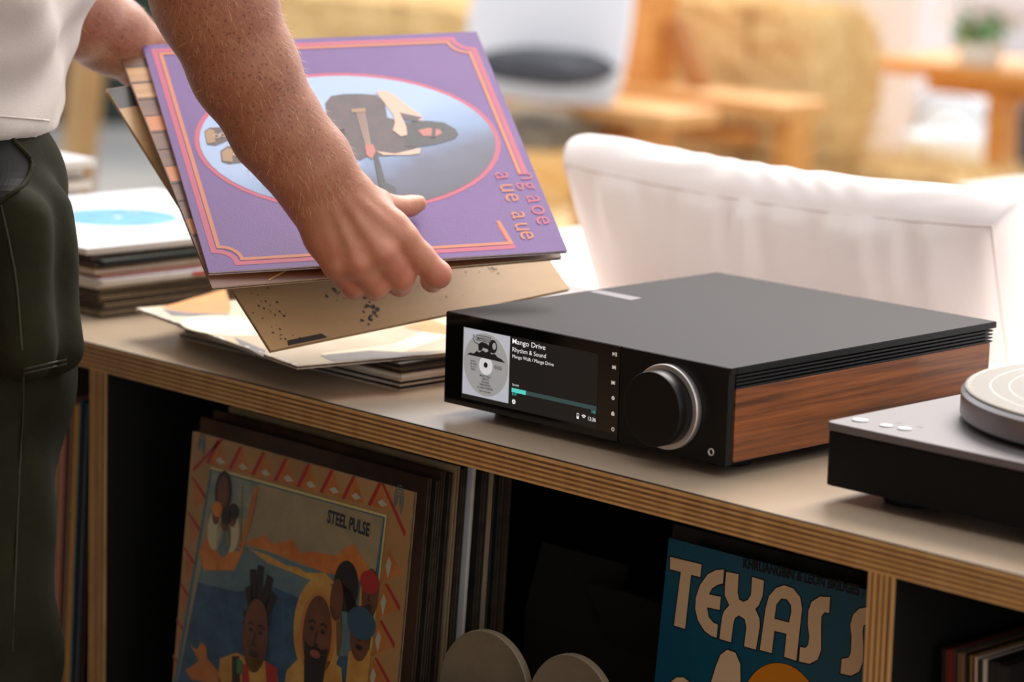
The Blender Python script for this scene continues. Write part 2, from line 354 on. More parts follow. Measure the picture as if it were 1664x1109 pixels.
A_rows = [
 ('blue record sleeve at the bottom of the taller stack', cbl, edge_dark, dark_in, .0030, .000, .000, 2),
 ('black sleeve with tan edges, second from the bottom of the taller stack', cdk, edge_tan, dark_in, .0032, .004, -.004, 0),
 ('black sleeve, third from the bottom of the taller stack', cdk, edge_dark, dark_in, .0032, .002, -.002, -1),
 ('brown sleeve with worn edges, fourth from the bottom of the taller stack', cbr, edge_tan, dark_in, .0034, .001, .002, 1),
 ('black sleeve, fifth from the bottom of the taller stack', cdk, edge_dark, dark_in, .0036, -.002, .000, 0),
 ('tan sleeve, sixth from the bottom of the taller stack', ctan, edge_tan, dark_in, .0032, -.004, .002, 1),
 ('black sleeve, seventh from the bottom of the taller stack', cdk, edge_dark, dark_in, .0036, -.004, .000, -1),
 ('brown sleeve, just under the cream sleeves of the taller stack', cbr, edge_tan, dark_in, .0034, -.005, .003, 1),
 ('cream sleeve with bowed edge, middle of the taller stack', ccr, edge_white, white_in, .0042, -.002, -.004, 2),
 ('white sleeve with red spot on its edge, middle of the taller stack', cw, edge_white, white_in, .0050, .003, .000, -1),
 ('red record sleeve in the middle of the taller stack', crd, card('edge_red', (168, 70, 44), .7), white_in, .0034, -.004, .004, 0),
 ('tan sleeve above the red one in the taller stack', ctan, edge_tan, white_in, .0044, -.010, .000, 1),
 ('tan sleeve with thick open edge, fourth from the top of the taller stack', ctan, edge_tan, dark_in, .0044, -.012, .004, -2),
 ('dark green sleeve, third from the top of the taller stack', cgr, card('edge_green', (24, 34, 28), .6), dark_in, .0050, .000, .006, 1),
 ('black sleeve right under the white one of the taller stack', cdk, edge_dark, dark_in, .0046, -.012, -.002, 0),
]
AG = 'record sleeves of the tall stack behind the person'
stA, zA = lay_stack(-.533, .050, 0, A_rows, AG, R(-2))
o, z2 = lay_stack(-.548, .044, zA, [('white record sleeve with blue round label, on top of the taller stack', cw, edge_white, white_in, .0060, 0, 0, 0)], AG, R(-3))
lp = Print(); lb = mat('label_blue', (64, 138, 168), .5, rgb2=(96, 164, 188), nscale=18)
lp.ell((.157, .150), .062, .062, lb, 1); lp.ell((.157, .150), .005, .005, cw, 2); lp.text('33', (.13, .175), .018, cw, 2, ang=.4); lp.build('centre_label', o[0], .006)
spot = MB().prism([(.0, -.0001), (.012, -.0008), (.035, -.0010), (.055, -.0006), (.062, 0)], .0006, .0044); spot.build('red_spot', mat('red_edge_print', (186, 30, 34), .5), stA[9]).location = (.2, .0, 0)
spot2 = MB().box((.3151, .11, .0008), (.3154, .19, .0044)).build('red_spot', MC['red_edge_print'], stA[9])
lay_stack(-.985, .075, 0, [('white record sleeve, %s of the far stack' % n, f, e, white_in, t, dx, 0, dr) for n, f, e, t, dx, dr in (
  ('lowest', ccr, edge_white, .016, .0, 1), ('second', cbr, edge_tan, .016, .004, -1), ('third', ccr, edge_white, .015, -.002, 2), ('fourth', cbr, card('edge_rust', (150, 96, 72), .7), .014, .004, 0), ('fifth', cbr, MC['card_edge_rust'], .014, .006, 2), ('topmost', cw, edge_white, .009, .008, -1))],
  'record sleeves of the far stack', 0)

# the low stack under the hands
BG = 'record sleeves of the low stack under the hands'
def flat4(cs, z): return [tuple(onz(x, y, z)[:2]) for x, y in cs]
Brows = [('cream sleeve at the bottom of the low stack under the hands', ctan, edge_white, dark_in, .0046, 0, 0, 0),
         ('cream sleeve, second from the bottom of the low stack', ccr, edge_white, dark_in, .0046, -.001, .001, -1),
         ('cream sleeve, third from the bottom of the low stack', ccr, edge_white, white_in, .0044, -.001, .003, .5)]
B0 = onz(650, 636, 0); B1 = onz(285, 548, 0); angB = math.atan2(B0[1] - B1[1], B0[0] - B1[0])
_, zB = lay_stack(B0[0], B0[1], 0, Brows, BG, angB)
_, zB = lay_stack(B0[0] - .002, B0[1] + .003, zB, [
   ('black gatefold sleeve in the low stack beside the streamer', cdk, edge_dark, dark_in, .0040, 0, 0, -2),
   ('black glossy sleeve, second from the top of the low stack', cdk, edge_dark, dark_in, .0050, -.004, .002, 1)], BG, angB)
c0 = onz(460, 592, zB + .001); c1 = onz(221, 497, zB + .006)
angT = math.atan2(c0[1] - c1[1], c0[0] - c1[0])
Mt = frame((c1[0], c1[1], zB + .0006), (c0[0] - c1[0], c0[1] - c1[1], 0), (-(c0[1] - c1[1]), c0[0] - c1[0], 0))
tsl = sleeve('worn picture sleeve with orange and cream artwork, top of the low stack', BG, Mt, ccr, edge_white, dark_in, t=.0032)
tp = Print(lambda x, y: (lambda q: (q.x, q.y))(Mt.inverted() @ Vector(onz(x, y, zB + .0038))))
yel = mat('print_yellow', (214, 144, 50), .5, rgb2=(190, 112, 34), nscale=14); gry = mat('print_grey', (90, 84, 86), .5, rgb2=(130, 120, 112), nscale=12); pal = mat('print_pale', (236, 224, 190), .5)
for P, mm, ly in (([(262, 500), (366, 470), (376, 500), (372, 510), (300, 508)], yel, 1), ([(262, 502), (300, 508), (370, 511), (380, 516), (280, 514)], gry, 1), ([(380, 548), (432, 570), (428, 580), (390, 560)], gry, 1),
                  ([(520, 575), (640, 560), (730, 520), (730, 545), (640, 578), (540, 583)], pal, 1), ([(655, 532), (700, 520), (730, 530), (725, 545), (690, 540)], yel, 2), ([(520, 578), (600, 570), (660, 573), (730, 570), (640, 582), (540, 588)], gry, 2)):
    tp.poly([tp.mp(*q) for q in P], mm, ly)
u, v = tp.mp(370, 530); tp.ell((u, v), .055, .04, pal, 2)
tp.build('cover_print', tsl, .0032)
# ragged white wear along its near edges
wr = MB(); rnd = random.Random(4)
for k in range(60):
    x = rnd.uniform(.003, .31); l = rnd.uniform(.002, .008); wr.box((x, rnd.uniform(-.0006, 0), .0024), (x + l, .003 * rnd.random() + .0008, .0032 + rnd.uniform(.0001, .0005)))
tag(wr.build('worn_rim', mat('worn_paper', (238, 230, 220), .9), tsl), kind='stuff')
# ------------------------------------------------------------------ audio streamer
evo = thing('audio_streamer', 'black audio streamer with screen, large knob and walnut side panel on the worktop', 'amplifier')
W_, D_, Z0, H_ = .317, .350, .010, .0789; ZT = Z0 + H_
glass = mat('gloss_black', (7, 7, 8), .09, spec=.5); satin = mat('satin_black', (11, 10, 9), .45, spec=.3); pit = mat('pit_black', (6, 6, 6), .7)
lidm = mat('lid_grey', (30, 22, 21), .6, .05, spec=.16, bump=.03, bscale=1500)
walnut = mat('walnut', (158, 88, 40), .45, rgb2=(74, 37, 16), nscale=4.2, stretch=(1, 1.7, 52), contrast=(.34, .7), coat=.15)
MB().box((.004, .009, Z0 + .002), (W_ - .004, D_ - .008, ZT - .0065)).build('chassis', pit, evo)
xs = float(onplane(1006.5, 650, (0, 0, 0), (0, 1, 0))[0])
MB().box((0, 0, Z0), (xs - .0012, .0075, ZT - .0004)).build('display_panel', glass, evo, bevel=.0004)
dp = evo.children[-1]
MB().box((xs + .0012, 0, Z0), (W_, .0075, ZT - .0004)).build('control_panel', satin, evo, bevel=.0004)
MB().box((.001, .0012, Z0 + .001), (W_ - .001, .0085, ZT - .002)).build('front_frame', pit, evo)
lid = MB().box((.0004, .0006, ZT - .0058), (W_ + .0012, D_, ZT)).build('lid', lidm, evo, bevel=.0007)
lidside = MB().box((W_ + .0011, .0085, ZT - .0056), (W_ + .0015, D_ - .0004, ZT - .0008)).build('lid_edge', satin, evo)
LP = [onz(*q, ZT)[:2] for q in ((956.6, 474.1), (975.3, 471.9), (1043, 484.6), (1025, 488.2))]
lg = MB(); lg.prism([tuple(q) for q in LP][::-1], ZT - .0002, ZT + .0001); lg.build('logo_plate', mat('logo_plate', (112, 104, 106), .5, .2), evo)
for i in range(4):
    z = ZT - .0074 - i * .0030
    MB().box((.002, .009, z - .0014), (W_ + .0002, D_ - .004, z)).build('cooling_fin', mat('fin_black', (7, 7, 7), .5, .1), evo)
    MB().box((W_ - .006, D_ - .0040, z - .0013), (W_ + .0004, D_ - .0020, z + .0002)).build('fin_end', mat('fin_lit', (205, 205, 200), .35, .6), evo)  # pale fin tips: sky light at the rear put into the colour
for sx_, nm in ((0, 'side_panel'), (1, 'side_panel')):
    x0 = W_ - .006 if sx_ else 0
    MB().box((x0, .0095, Z0 + .0016), (x0 + .006, D_ - .006, ZT - .0182)).build(nm, walnut, evo, bevel=.0004)
for fx in (.04, W_ - .04):
    for fy in (.05, D_ - .05): MB().lathe([(0, 0), (.019, 0), (.020, .002), (.020, Z0 + .003), (0, Z0 + .003)], (fx, fy, 0), 24).build('foot', pit, evo)
# knob
kc = onplane(1084.5, 661, (0, -.002, 0), (0, 1, 0)); KM = Matrix.Rotation(R(90), 4, 'X')
ring = MB().lathe([(.0285, 0), (.0345, 0), (.0345, .0052), (.0338, .0058), (.0300, .0058), (.0285, .0050)], (kc[0], 0, kc[2]), 96, M=KM).build('knob_ring', mat('brushed_ring', (214, 208, 202), .42, .8), evo, smooth=True)
kn = MB().lathe([(0, .0005), (.0302, .0005), (.0302, .0203), (.0299, .0208), (.0295, .0210), (0, .0210)], (kc[0], 0, kc[2]), 96, M=KM).build('knob', satin, evo)
for f in kn.data.polygons: f.use_smooth = abs(f.normal.y) < .9
for f in ring.data.polygons: f.use_smooth = abs(f.normal.y) < .9
jc = onplane(1156, 735, (0, 0, 0), (0, 1, 0))
MB().lathe([(.0017, 0), (.0031, 0), (.0031, .0010), (.0024, .0012), (.0020, .0004), (.0017, .0)], (jc[0], 0, jc[2]), 32, M=KM).build('headphone_socket', mat('socket_ring', (200, 196, 190), .35, .5), evo, smooth=True)
MB().lathe([(0, .0001), (.002, .0001), (.002, .0003), (0, .0003)], (jc[0], 0, jc[2]), 24, M=KM).build('socket_hole', pit, evo)
# display contents: flat lit print on the glass
def fuv(x, y):
    q = onplane(x, y, (0, -.0002, 0), (0, 1, 0)); return (float(q[0]), float(q[2]))
def z5(x, y): return fuv(740 + x / 5.545, 520 + y / 5.545)
def emi(k, c, e): return mat('lit_' + k, c, .4, emit=e)
wht = emi('white', (235, 238, 240), .62); gr1 = emi('grey_blue', (176, 180, 190), .62); gr2 = emi('grey', (150, 152, 152), .6); gr3 = emi('pale', (205, 205, 208), .62); blk = emi('ink', (34, 34, 36), .2)
teal = emi('teal', (78, 190, 180), .8); tl2 = emi('teal_dim', (52, 76, 76), .55); scr = emi('panel', (30, 29, 28), .35)
FM = Matrix.Rotation(R(90), 4, 'X')
act = Print(); a0 = z5(60, 60); a1 = z5(1279, 960)
xa, xb = z5(78, 65)[0], z5(488, 400)[0]; za, zb = z5(72, 662)[1], z5(78, 65)[1]
xr = z5(1280, 600)[0]; top_ = zb + .0006
act.poly([(xa - .001, za - .004), (xr, za - .004), (xr, top_), (xa - .001, top_)], scr, 1)
def fin(p, nm): 
    o = p.build(nm, dp); o.matrix_local = Matrix.Translation((0, 0, 0)) @ FM; return o
fin(act, 'screen')
art = Print(); art.poly([(xa, za), (xb, za), (xb, zb), (xa, zb)], gr1, 3)
cx, cz = (xa + xb) / 2, (za + zb) / 2; hw = (xb - xa) / 2 * .965
art.ell((cx, cz), hw, hw * 1.01, gr2, 4); art.ell((cx, cz - .0005), hw * .30, hw * .30, gr3, 5); art.ell((cx, cz), hw * .09, hw * .09, blk, 6)
bp_ = [(-.86, .22), (-.7, .30), (-.55, .29), (-.42, .40), (-.3, .36), (-.15, .46), (-.02, .40), (.12, .47), (.25, .38), (.4, .42), (.52, .33), (.68, .30), (.86, .20)]
art.poly([(cx + x * hw, cz + z * hw) for x, z in bp_], blk, 6)
body = [(-.34, .42), (-.36, .62), (-.2, .72), (.0, .70), (.16, .62), (.22, .42), (.12, .42), (.08, .52), (-.14, .54), (-.22, .42)]
art.poly([(cx + x * hw, cz + z * hw) for x, z in body], blk, 6)
art.ell((cx + .30 * hw, cz + .64 * hw), .19 * hw, .22 * hw, blk, 6, n=14); art.ell((cx + .36 * hw, cz + .66 * hw), .08 * hw, .11 * hw, gr2, 7)
art.stroke([(cx + x * hw, cz + z * hw) for x, z in [(-.34, .62), (-.52, .66), (-.6, .78), (-.54, .86), (-.6, .9)]], .0007, blk, 6)
art.poly([(cx + x * hw, cz + z * hw) for x, z in [(-.46, .74), (.2, .74), (.2, .92), (-.46, .92)]], blk, 6); art.poly([(cx + x * hw, cz + z * hw) for x, z in [(-.44, .76), (.18, .76), (.18, .90), (-.44, .90)]], gr2, 7)
art.text("MANGO'S", (cx - .40 * hw, cz + .775 * hw), .0036, blk, 8, width=.56 * hw, bold=.02)
for t, x, z, wd in (('SIDE A', -.55, .02, .26), ('45 R.P.M.', -.55, -.07, .3), ('No. 01 A', -.55, -.16, .24), ('STEREO', -.55, -.25, .22), ('MANGO WALK', 0, -.40, .5), ('VERSION', 0, -.49, .3), ('THE BAND', 0, -.59, .36), ('UNION MUSIC', 0, -.68, .5), ('ALL RIGHTS RESERVED', 0, -.78, .7), ('made in the island', 0, -.89, .5), ('PRODUCED BY', .55, .0, .34), ('THE HOUSE', .55, -.06, .34)):
    art.text(t, (cx + x * hw, cz + z * hw), .0021 if z > -.3 else .0025, blk, 7, width=wd * hw, align='C', bold=.015)
fin(art, 'album_art')
tx = Print()
def line(t, p0, p1, h, m, b=0.0, al='L'):
    u0, v0 = z5(*p0); u1, v1 = z5(*p1); tx.text(t, (u0, v0), h, m, 3, width=u1 - u0, bold=b - .004)
line('Mango Drive', (515, 212), (812, 270), .0062, wht, .006); line('Rhythm & Sound', (515, 284), (816, 341), .0053, wht); line('Mango Walk / Mango Drive', (515, 341), (886, 416), .0042, wht)
line('Spotify', (513, 590), (574, 600), .0024, wht); line('0:47', (512, 678), (553, 684), .0030, teal); line('7:02', (1225, 838), (1264, 846), .0030, teal); line('13:36', (1196, 906), (1265, 918), .0046, wht, .008)
fin(tx, 'track_text')
bar = Print(); b0 = z5(510, 612); b1 = z5(510, 650); b2 = z5(637, 640); b3 = z5(1274, 780)
bar.poly([(b0[0], b1[1]), (b3[0], b1[1]), (b3[0], b0[1]), (b0[0], b0[1])], tl2, 3); bar.poly([(b0[0], b1[1]), (b2[0], b1[1]), (b2[0], b0[1]), (b0[0], b0[1])], teal, 4)
fin(bar, 'progress_bar')
ic = Print(); c = z5(527, 738); ic.ell(c, .0019 * 1.05, .0019 * 1.05, wht, 3)
for k, r in enumerate((.0013, .0009, .0005)): ic.stroke([(c[0] + r * math.cos(R(a)) * 1.0, c[1] - .0007 + k * -.0001 + r * .95 * math.sin(R(a))) for a in range(40, 141, 20)], .00028, blk, 4)
c = z5(1157, 893)
for r in (.0012, .0022, .0032): ic.stroke([(c[0] + r * math.cos(R(a)), c[1] + r * math.sin(R(a))) for a in range(45, 136, 15)], .0006, wht, 3)
c = z5(1103, 868); ic.poly([(c[0] - .0012, c[1] - .0022), (c[0] + .0014, c[1] - .0022), (c[0] + .0014, c[1] - .0002), (c[0] - .0012, c[1] - .0002)], wht, 3)
ic.stroke([(c[0] - .0010, c[1] - .0002), (c[0] - .0010, c[1] + .0022), (c[0] + .0012, c[1] + .0022), (c[0] + .0012, c[1] - .0002)], .0004, wht, 3); ic.text('1', (c[0], c[1] + .0003), .0018, wht, 3, align='C')
fin(ic, 'status_icons')
touch = Print(); gy = emi('touch', (205, 198, 192), .42)
for k, (x, y) in enumerate(((1430, 309), (1428, 428), (1425, 568), (1422, 706), (1420, 845), (1420, 987))):
    c = z5(x, y); s_ = .0017
    tri = lambda d: [(c[0] - s_ * d, c[1] - s_), (c[0] + s_ * .6 * d, c[1]), (c[0] - s_ * d, c[1] + s_)]
    if k == 0:
        touch.poly(tri(1), gy, 3); [touch.poly([(c[0] + a, c[1] - s_), (c[0] + a + .0008, c[1] - s_), (c[0] + a + .0008, c[1] + s_), (c[0] + a, c[1] + s_)], gy, 3) for a in (.0010, .0024)]
    elif k < 3:
        d = 1 if k == 1 else -1; touch.poly(tri(d), gy, 3); touch.poly([(q[0] + .0013 * d, q[1]) for q in tri(d)], gy, 4); a = .0019 * d; touch.poly([(c[0] + a - .0004, c[1] - s_), (c[0] + a + .0004, c[1] - s_), (c[0] + a + .0004, c[1] + s_), (c[0] + a - .0004, c[1] + s_)], gy, 3)
    elif k == 3: touch.ell(c, .0017, .0017, gy, 3); touch.text('i', (c[0], c[1] - .0010), .0028, scr, 4, align='C')
    elif k == 4: touch.poly([(c[0] - s_, c[1] - s_), (c[0] + s_, c[1] - s_), (c[0] + s_, c[1] + s_ * .3), (c[0], c[1] + s_ * 1.2), (c[0] - s_, c[1] + s_ * .3)], gy, 3)
    else:
        touch.stroke([(c[0] + .0014 * math.cos(R(a)), c[1] + .0014 * math.sin(R(a))) for a in range(0, 360, 24)], .0006, gy, 3, closed=True); touch.poly([(c[0] - .0002, c[1]), (c[0] + .0002, c[1]), (c[0] + .0002, c[1] + .0018), (c[0] - .0002, c[1] + .0018)], gy, 4)
fin(touch, 'touch_icons')
# plug and cable behind it
plug = thing('audio_cable', 'black audio cable plugged into the back of the streamer', 'cable', (W_ - .03, D_ - .012, .034))
MB().tube([(0, .004, 0), (0, .025, 0)], .0075, 16).build('plug', mat('plug', (34, 44, 52), .45), plug, smooth=False)
MB().tube([(0, .025, 0), (.003, .036, 0), (.012, .046, -.003)], [.0068, .0062, .0045], 16).build('strain_relief', mat('plug', (0, 0, 0)), plug, smooth=True)
MB().tube([(.010, .044, -.002), (.03, .056, -.012), (.07, .062, -.028), (.12, .058, -.0305), (.25, .056, -.0305)], .0034, 10).build('lead', pit, plug, smooth=True)

# ------------------------------------------------------------------ turntable
TXc, TYc, TZ = .4104, .0056, .0616
tt = thing('turntable', 'black turntable with grey aluminium top plate beside the streamer', 'turntable', (TXc, TYc, 0))
alu = mat('top_plate_alu', (104, 98, 98), .56, .25, bump=.02, bscale=1800); ttb = mat('turntable_black', (4, 4, 4), .6, spec=.2)
def rrect(w, d, r, n=6): return [(cx + r * math.cos(R(a0 + 90 * k / n)), cy + r * math.sin(R(a0 + 90 * k / n))) for cx, cy, a0 in ((w - r, r, 270), (w - r, d - r, 0), (r, d - r, 90), (r, r, 180)) for k in range(n + 1)]
MB().prism([(x + .001, y + .001) for x, y in rrect(.433, .366, .005)], .012, TZ - .0066).build('plinth', ttb, tt, bevel=.0012)
MB().prism(rrect(.435, .368, .006), TZ - .0064, TZ).build('top_plate', alu, tt, bevel=.0008)
for fx in (.05, .385):
    for fy in (.05, .318): MB().lathe([(0, 0), (.022, 0), (.024, .003), (.024, .013), (0, .013)], (fx, fy, 0), 28).build('foot', pit, tt)
btn = mat('button_silver', (170, 166, 164), .4, .4)
for x, y, r in ((1398, 684, .0066), (1440, 693, .0052), (1470, 698, .0055)):
    q = onz(x, y, TZ); MB().lathe([(0, 0), (r, 0), (r, .0007), (r - .0004, .0010), (0, .0010)], (q[0] - TXc, q[1] - TYc, TZ), 32).build('button', btn, tt)
mk = Print(); dk = mat('mark_grey', (92, 88, 90), .6)
for t, x, y in (('33', 1455, 688), ('45', 1487, 694)):
    q = onz(x, y, TZ); mk.text(t, (q[0] - TXc, q[1] - TYc), .006, dk, 1)
mk.build('speed_marks', tt, TZ)
PC = (.591, .190); PR_ = .1535
plat = mat('platter_grey', (150, 146, 146), .34, .92)
MB().lathe([(0, .0085), (.1415, .0035), (.147, .0035), (PR_ - .001, .0050), (PR_, .0062), (PR_, .0225), (PR_ - .0028, .0252), (0, .0252)], (PC[0] - TXc, PC[1] - TYc, TZ), 128).build('platter', plat, tt, bevel=0)
pl = tt.children[-1]
for f in pl.data.polygons: f.use_smooth = abs(f.normal.z) < .9
MB().lathe([(0, 0), (.05, 0), (.05, .009), (0, .009)], (PC[0] - TXc, PC[1] - TYc, TZ), 32).build('platter_bearing', pit, tt)
vm = mat('vinyl', (112, 98, 72), .3, spec=.6, coat=.25)
N, L, b = nodes(vm)
tc = N.new('ShaderNodeTexCoord'); ln = N.new('ShaderNodeVectorMath'); ln.operation = 'LENGTH'; L.new(tc.outputs['Object'], ln.inputs[0])
wv = N.new('ShaderNodeMath'); wv.operation = 'MULTIPLY'; wv.inputs[1].default_value = 5200; L.new(ln.outputs['Value'], wv.inputs[0]); si = N.new('ShaderNodeMath'); si.operation = 'SINE'; L.new(wv.outputs[0], si.inputs[0])
bp = N.new('ShaderNodeBump'); bp.inputs['Strength'].default_value = .12; bp.inputs['Distance'].default_value = .0003; L.new(si.outputs[0], bp.inputs['Height']); L.new(bp.outputs['Normal'], b.inputs['Normal'])
vr = MB().lathe([(.0035, 0), (.1495, 0), (.1506, .0007), (.1506, .0016), (.1490, .0021), (.1458, .0017), (.052, .0017), (.050, .0021), (.0035, .0021), (.0035, 0)], (0, 0, 0), 160).build('vinyl_record', vm)
vr.location = (PC[0], PC[1], TZ + .0253); tag(vr, 'pale vinyl record lying on the turntable platter', 'record')
for f in vr.data.polygons: f.use_smooth = abs(f.normal.z) < .9
gm = mat('track_gap', (222, 214, 196), .15, spec=.9)
for r in (.1312, .1168, .1005, .086, .07): MB().lathe([(r - .0005, .00172), (r - .0004, .00178), (r + .0004, .00178), (r + .0005, .00172)], (0, 0, 0), 128).build('track_band', gm, vr)
MB().lathe([(.0036, .0022), (.05, .0022)], (0, 0, 0), 64).build('paper_label', mat('label_paper', (210, 180, 120), .7), vr)

# ------------------------------------------------------------------ records standing inside the shelf
def stand(label, group, p, yaw, lean, face, edge, inner, t, roll=0, S=.315):
    """front cover faces -y; p = lower left front corner"""
    ex = Vector((math.cos(yaw), math.sin(yaw), 0)); b = Vector((-math.sin(yaw), math.cos(yaw), 0)); up = Vector((0, 0, 1)) * math.cos(lean) + b * math.sin(lean)
    if roll: ex, up = ex * math.cos(roll) + up * math.sin(roll), up * math.cos(roll) - ex * math.sin(roll)
    M = frame(p, ex, up); M = M @ Matrix.Translation((0, 0, -t))
    return sleeve(label, group, M, face, edge, inner, t, S), M
FG = 'records facing out in the wide bay'
sand = card('sand', (150, 116, 72), .45, (132, 98, 58), 10)
lean, yaw = R(5.5), R(-4.6)
tlp = at(313.5, 701, 2.885); up = np.array([-math.sin(yaw) * math.sin(lean), math.cos(yaw) * math.sin(lean), math.cos(lean)])
ex = np.array([math.cos(yaw), math.sin(yaw), 0]); roll = R(.86)
e2, u2 = ex * math.cos(roll) + up * math.sin(roll), up * math.cos(roll) - ex * math.sin(roll)
blp = tlp - u2 * .315
st, MS = stand('record sleeve with red triangle border and seaside picture of bearded men', FG, blp, yaw, lean, sand, edge_dark, dark_in, .0034, roll)
nS = np.cross(e2, u2)
def suv(x, y):
    q = onplane(x, y, tlp, nS) - blp; return (float(q @ e2), float(q @ u2))
def zs(P): return [suv(220 + x / 2.586, 680 + y / 2.586) for x, y in P]
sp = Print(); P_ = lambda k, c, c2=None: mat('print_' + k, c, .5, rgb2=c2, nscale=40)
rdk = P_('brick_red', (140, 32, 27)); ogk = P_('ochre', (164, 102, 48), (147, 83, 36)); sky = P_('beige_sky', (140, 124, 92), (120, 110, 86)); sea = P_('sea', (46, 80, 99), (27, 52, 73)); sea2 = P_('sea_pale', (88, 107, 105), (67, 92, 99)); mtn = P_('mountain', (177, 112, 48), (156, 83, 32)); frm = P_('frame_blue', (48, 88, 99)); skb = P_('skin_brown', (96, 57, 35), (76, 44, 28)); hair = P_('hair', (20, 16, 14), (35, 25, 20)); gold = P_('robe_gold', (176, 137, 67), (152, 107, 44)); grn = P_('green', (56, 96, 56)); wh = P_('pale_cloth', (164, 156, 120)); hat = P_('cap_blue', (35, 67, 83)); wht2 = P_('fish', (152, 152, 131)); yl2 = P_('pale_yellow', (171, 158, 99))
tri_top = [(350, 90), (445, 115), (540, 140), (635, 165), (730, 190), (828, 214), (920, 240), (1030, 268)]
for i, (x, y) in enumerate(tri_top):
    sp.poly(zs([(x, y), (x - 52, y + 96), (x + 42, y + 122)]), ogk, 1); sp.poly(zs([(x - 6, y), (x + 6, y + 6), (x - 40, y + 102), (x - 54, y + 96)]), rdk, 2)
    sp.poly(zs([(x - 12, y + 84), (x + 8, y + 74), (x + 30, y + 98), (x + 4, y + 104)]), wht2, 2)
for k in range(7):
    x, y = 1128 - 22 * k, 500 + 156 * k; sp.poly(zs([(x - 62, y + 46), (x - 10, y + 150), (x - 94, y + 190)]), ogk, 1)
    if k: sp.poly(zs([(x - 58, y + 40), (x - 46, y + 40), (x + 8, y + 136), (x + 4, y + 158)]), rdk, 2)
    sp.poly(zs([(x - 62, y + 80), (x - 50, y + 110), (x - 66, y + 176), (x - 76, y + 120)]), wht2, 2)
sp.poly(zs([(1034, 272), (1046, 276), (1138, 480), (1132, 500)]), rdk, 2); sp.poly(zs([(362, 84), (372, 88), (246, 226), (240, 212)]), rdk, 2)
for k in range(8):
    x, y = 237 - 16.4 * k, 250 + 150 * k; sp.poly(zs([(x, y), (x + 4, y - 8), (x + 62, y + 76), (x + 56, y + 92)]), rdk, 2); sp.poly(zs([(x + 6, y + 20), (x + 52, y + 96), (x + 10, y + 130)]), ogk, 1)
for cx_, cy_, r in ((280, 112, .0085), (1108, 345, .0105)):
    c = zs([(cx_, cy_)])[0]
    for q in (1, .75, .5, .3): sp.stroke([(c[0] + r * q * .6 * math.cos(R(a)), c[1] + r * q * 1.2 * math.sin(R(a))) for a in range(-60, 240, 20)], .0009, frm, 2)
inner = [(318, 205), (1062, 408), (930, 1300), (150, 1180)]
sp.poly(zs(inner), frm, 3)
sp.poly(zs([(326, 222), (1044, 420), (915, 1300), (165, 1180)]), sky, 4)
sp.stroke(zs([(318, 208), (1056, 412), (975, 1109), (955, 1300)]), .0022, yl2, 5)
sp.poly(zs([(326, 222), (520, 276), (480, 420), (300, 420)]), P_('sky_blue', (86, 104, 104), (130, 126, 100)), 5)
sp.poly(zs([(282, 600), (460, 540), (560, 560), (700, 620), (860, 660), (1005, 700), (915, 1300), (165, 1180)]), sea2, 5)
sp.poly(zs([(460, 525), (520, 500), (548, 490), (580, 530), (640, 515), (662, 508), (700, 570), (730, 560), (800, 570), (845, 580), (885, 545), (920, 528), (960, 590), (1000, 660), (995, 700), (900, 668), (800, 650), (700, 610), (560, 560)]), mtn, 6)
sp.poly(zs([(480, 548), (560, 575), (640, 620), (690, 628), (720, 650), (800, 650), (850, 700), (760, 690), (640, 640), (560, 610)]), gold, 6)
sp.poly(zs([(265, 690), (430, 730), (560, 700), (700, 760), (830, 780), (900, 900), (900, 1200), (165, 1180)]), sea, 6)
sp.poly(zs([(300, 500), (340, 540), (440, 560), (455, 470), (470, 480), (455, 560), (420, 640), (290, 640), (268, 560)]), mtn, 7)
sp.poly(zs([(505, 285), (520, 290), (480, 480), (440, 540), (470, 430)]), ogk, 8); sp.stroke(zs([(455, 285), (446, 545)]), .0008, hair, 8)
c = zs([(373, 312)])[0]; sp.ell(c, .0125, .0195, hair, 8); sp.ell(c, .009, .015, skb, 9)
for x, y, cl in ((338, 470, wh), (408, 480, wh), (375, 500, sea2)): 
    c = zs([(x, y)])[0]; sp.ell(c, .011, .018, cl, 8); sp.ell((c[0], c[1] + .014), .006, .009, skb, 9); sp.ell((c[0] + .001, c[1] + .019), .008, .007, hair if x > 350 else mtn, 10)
# three standing figures and two half hidden ones, plain generic faces
def face(x, y, a, b_, lay, beard=None):
    c = zs([(x, y)])[0]; sp.ell(c, a, b_, skb, lay)
    for s in (-1, 1): sp.ell((c[0] + s * a * .38, c[1] + b_ * .12), a * .17, b_ * .06, hair, lay + 1); sp.stroke([(c[0] + s * a * .16, c[1] + b_ * .27), (c[0] + s * a * .4, c[1] + b_ * .33), (c[0] + s * a * .66, c[1] + b_ * .24)], a * .10, hair, lay + 1)
    sp.stroke([(c[0], c[1] + b_ * .1), (c[0] - a * .15, c[1] - b_ * .25), (c[0] + a * .12, c[1] - b_ * .27)], a * .1, hair, lay + 1)
    sp.ell((c[0], c[1] - b_ * .5), a * .36, b_ * .10, hair if beard is None else P_('lip', (120, 60, 50)), lay + 3)
    if beard: sp.poly([(c[0] - a * .8, c[1] - b_ * .25), (c[0] - a * .4, c[1] - b_ * .35), (c[0], c[1] - b_ * .28), (c[0] + a * .4, c[1] - b_ * .35), (c[0] + a * .8, c[1] - b_ * .25), (c[0] + a * .7, c[1] - b_ * 1.2), (c[0] + a * .1, c[1] - b_ * 2.1), (c[0] - a * .6, c[1] - b_ * 1.3)], hair, lay + 2)
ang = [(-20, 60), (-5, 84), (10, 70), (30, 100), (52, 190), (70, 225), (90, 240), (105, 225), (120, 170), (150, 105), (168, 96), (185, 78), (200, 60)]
c = zs([(510, 880)])[0]
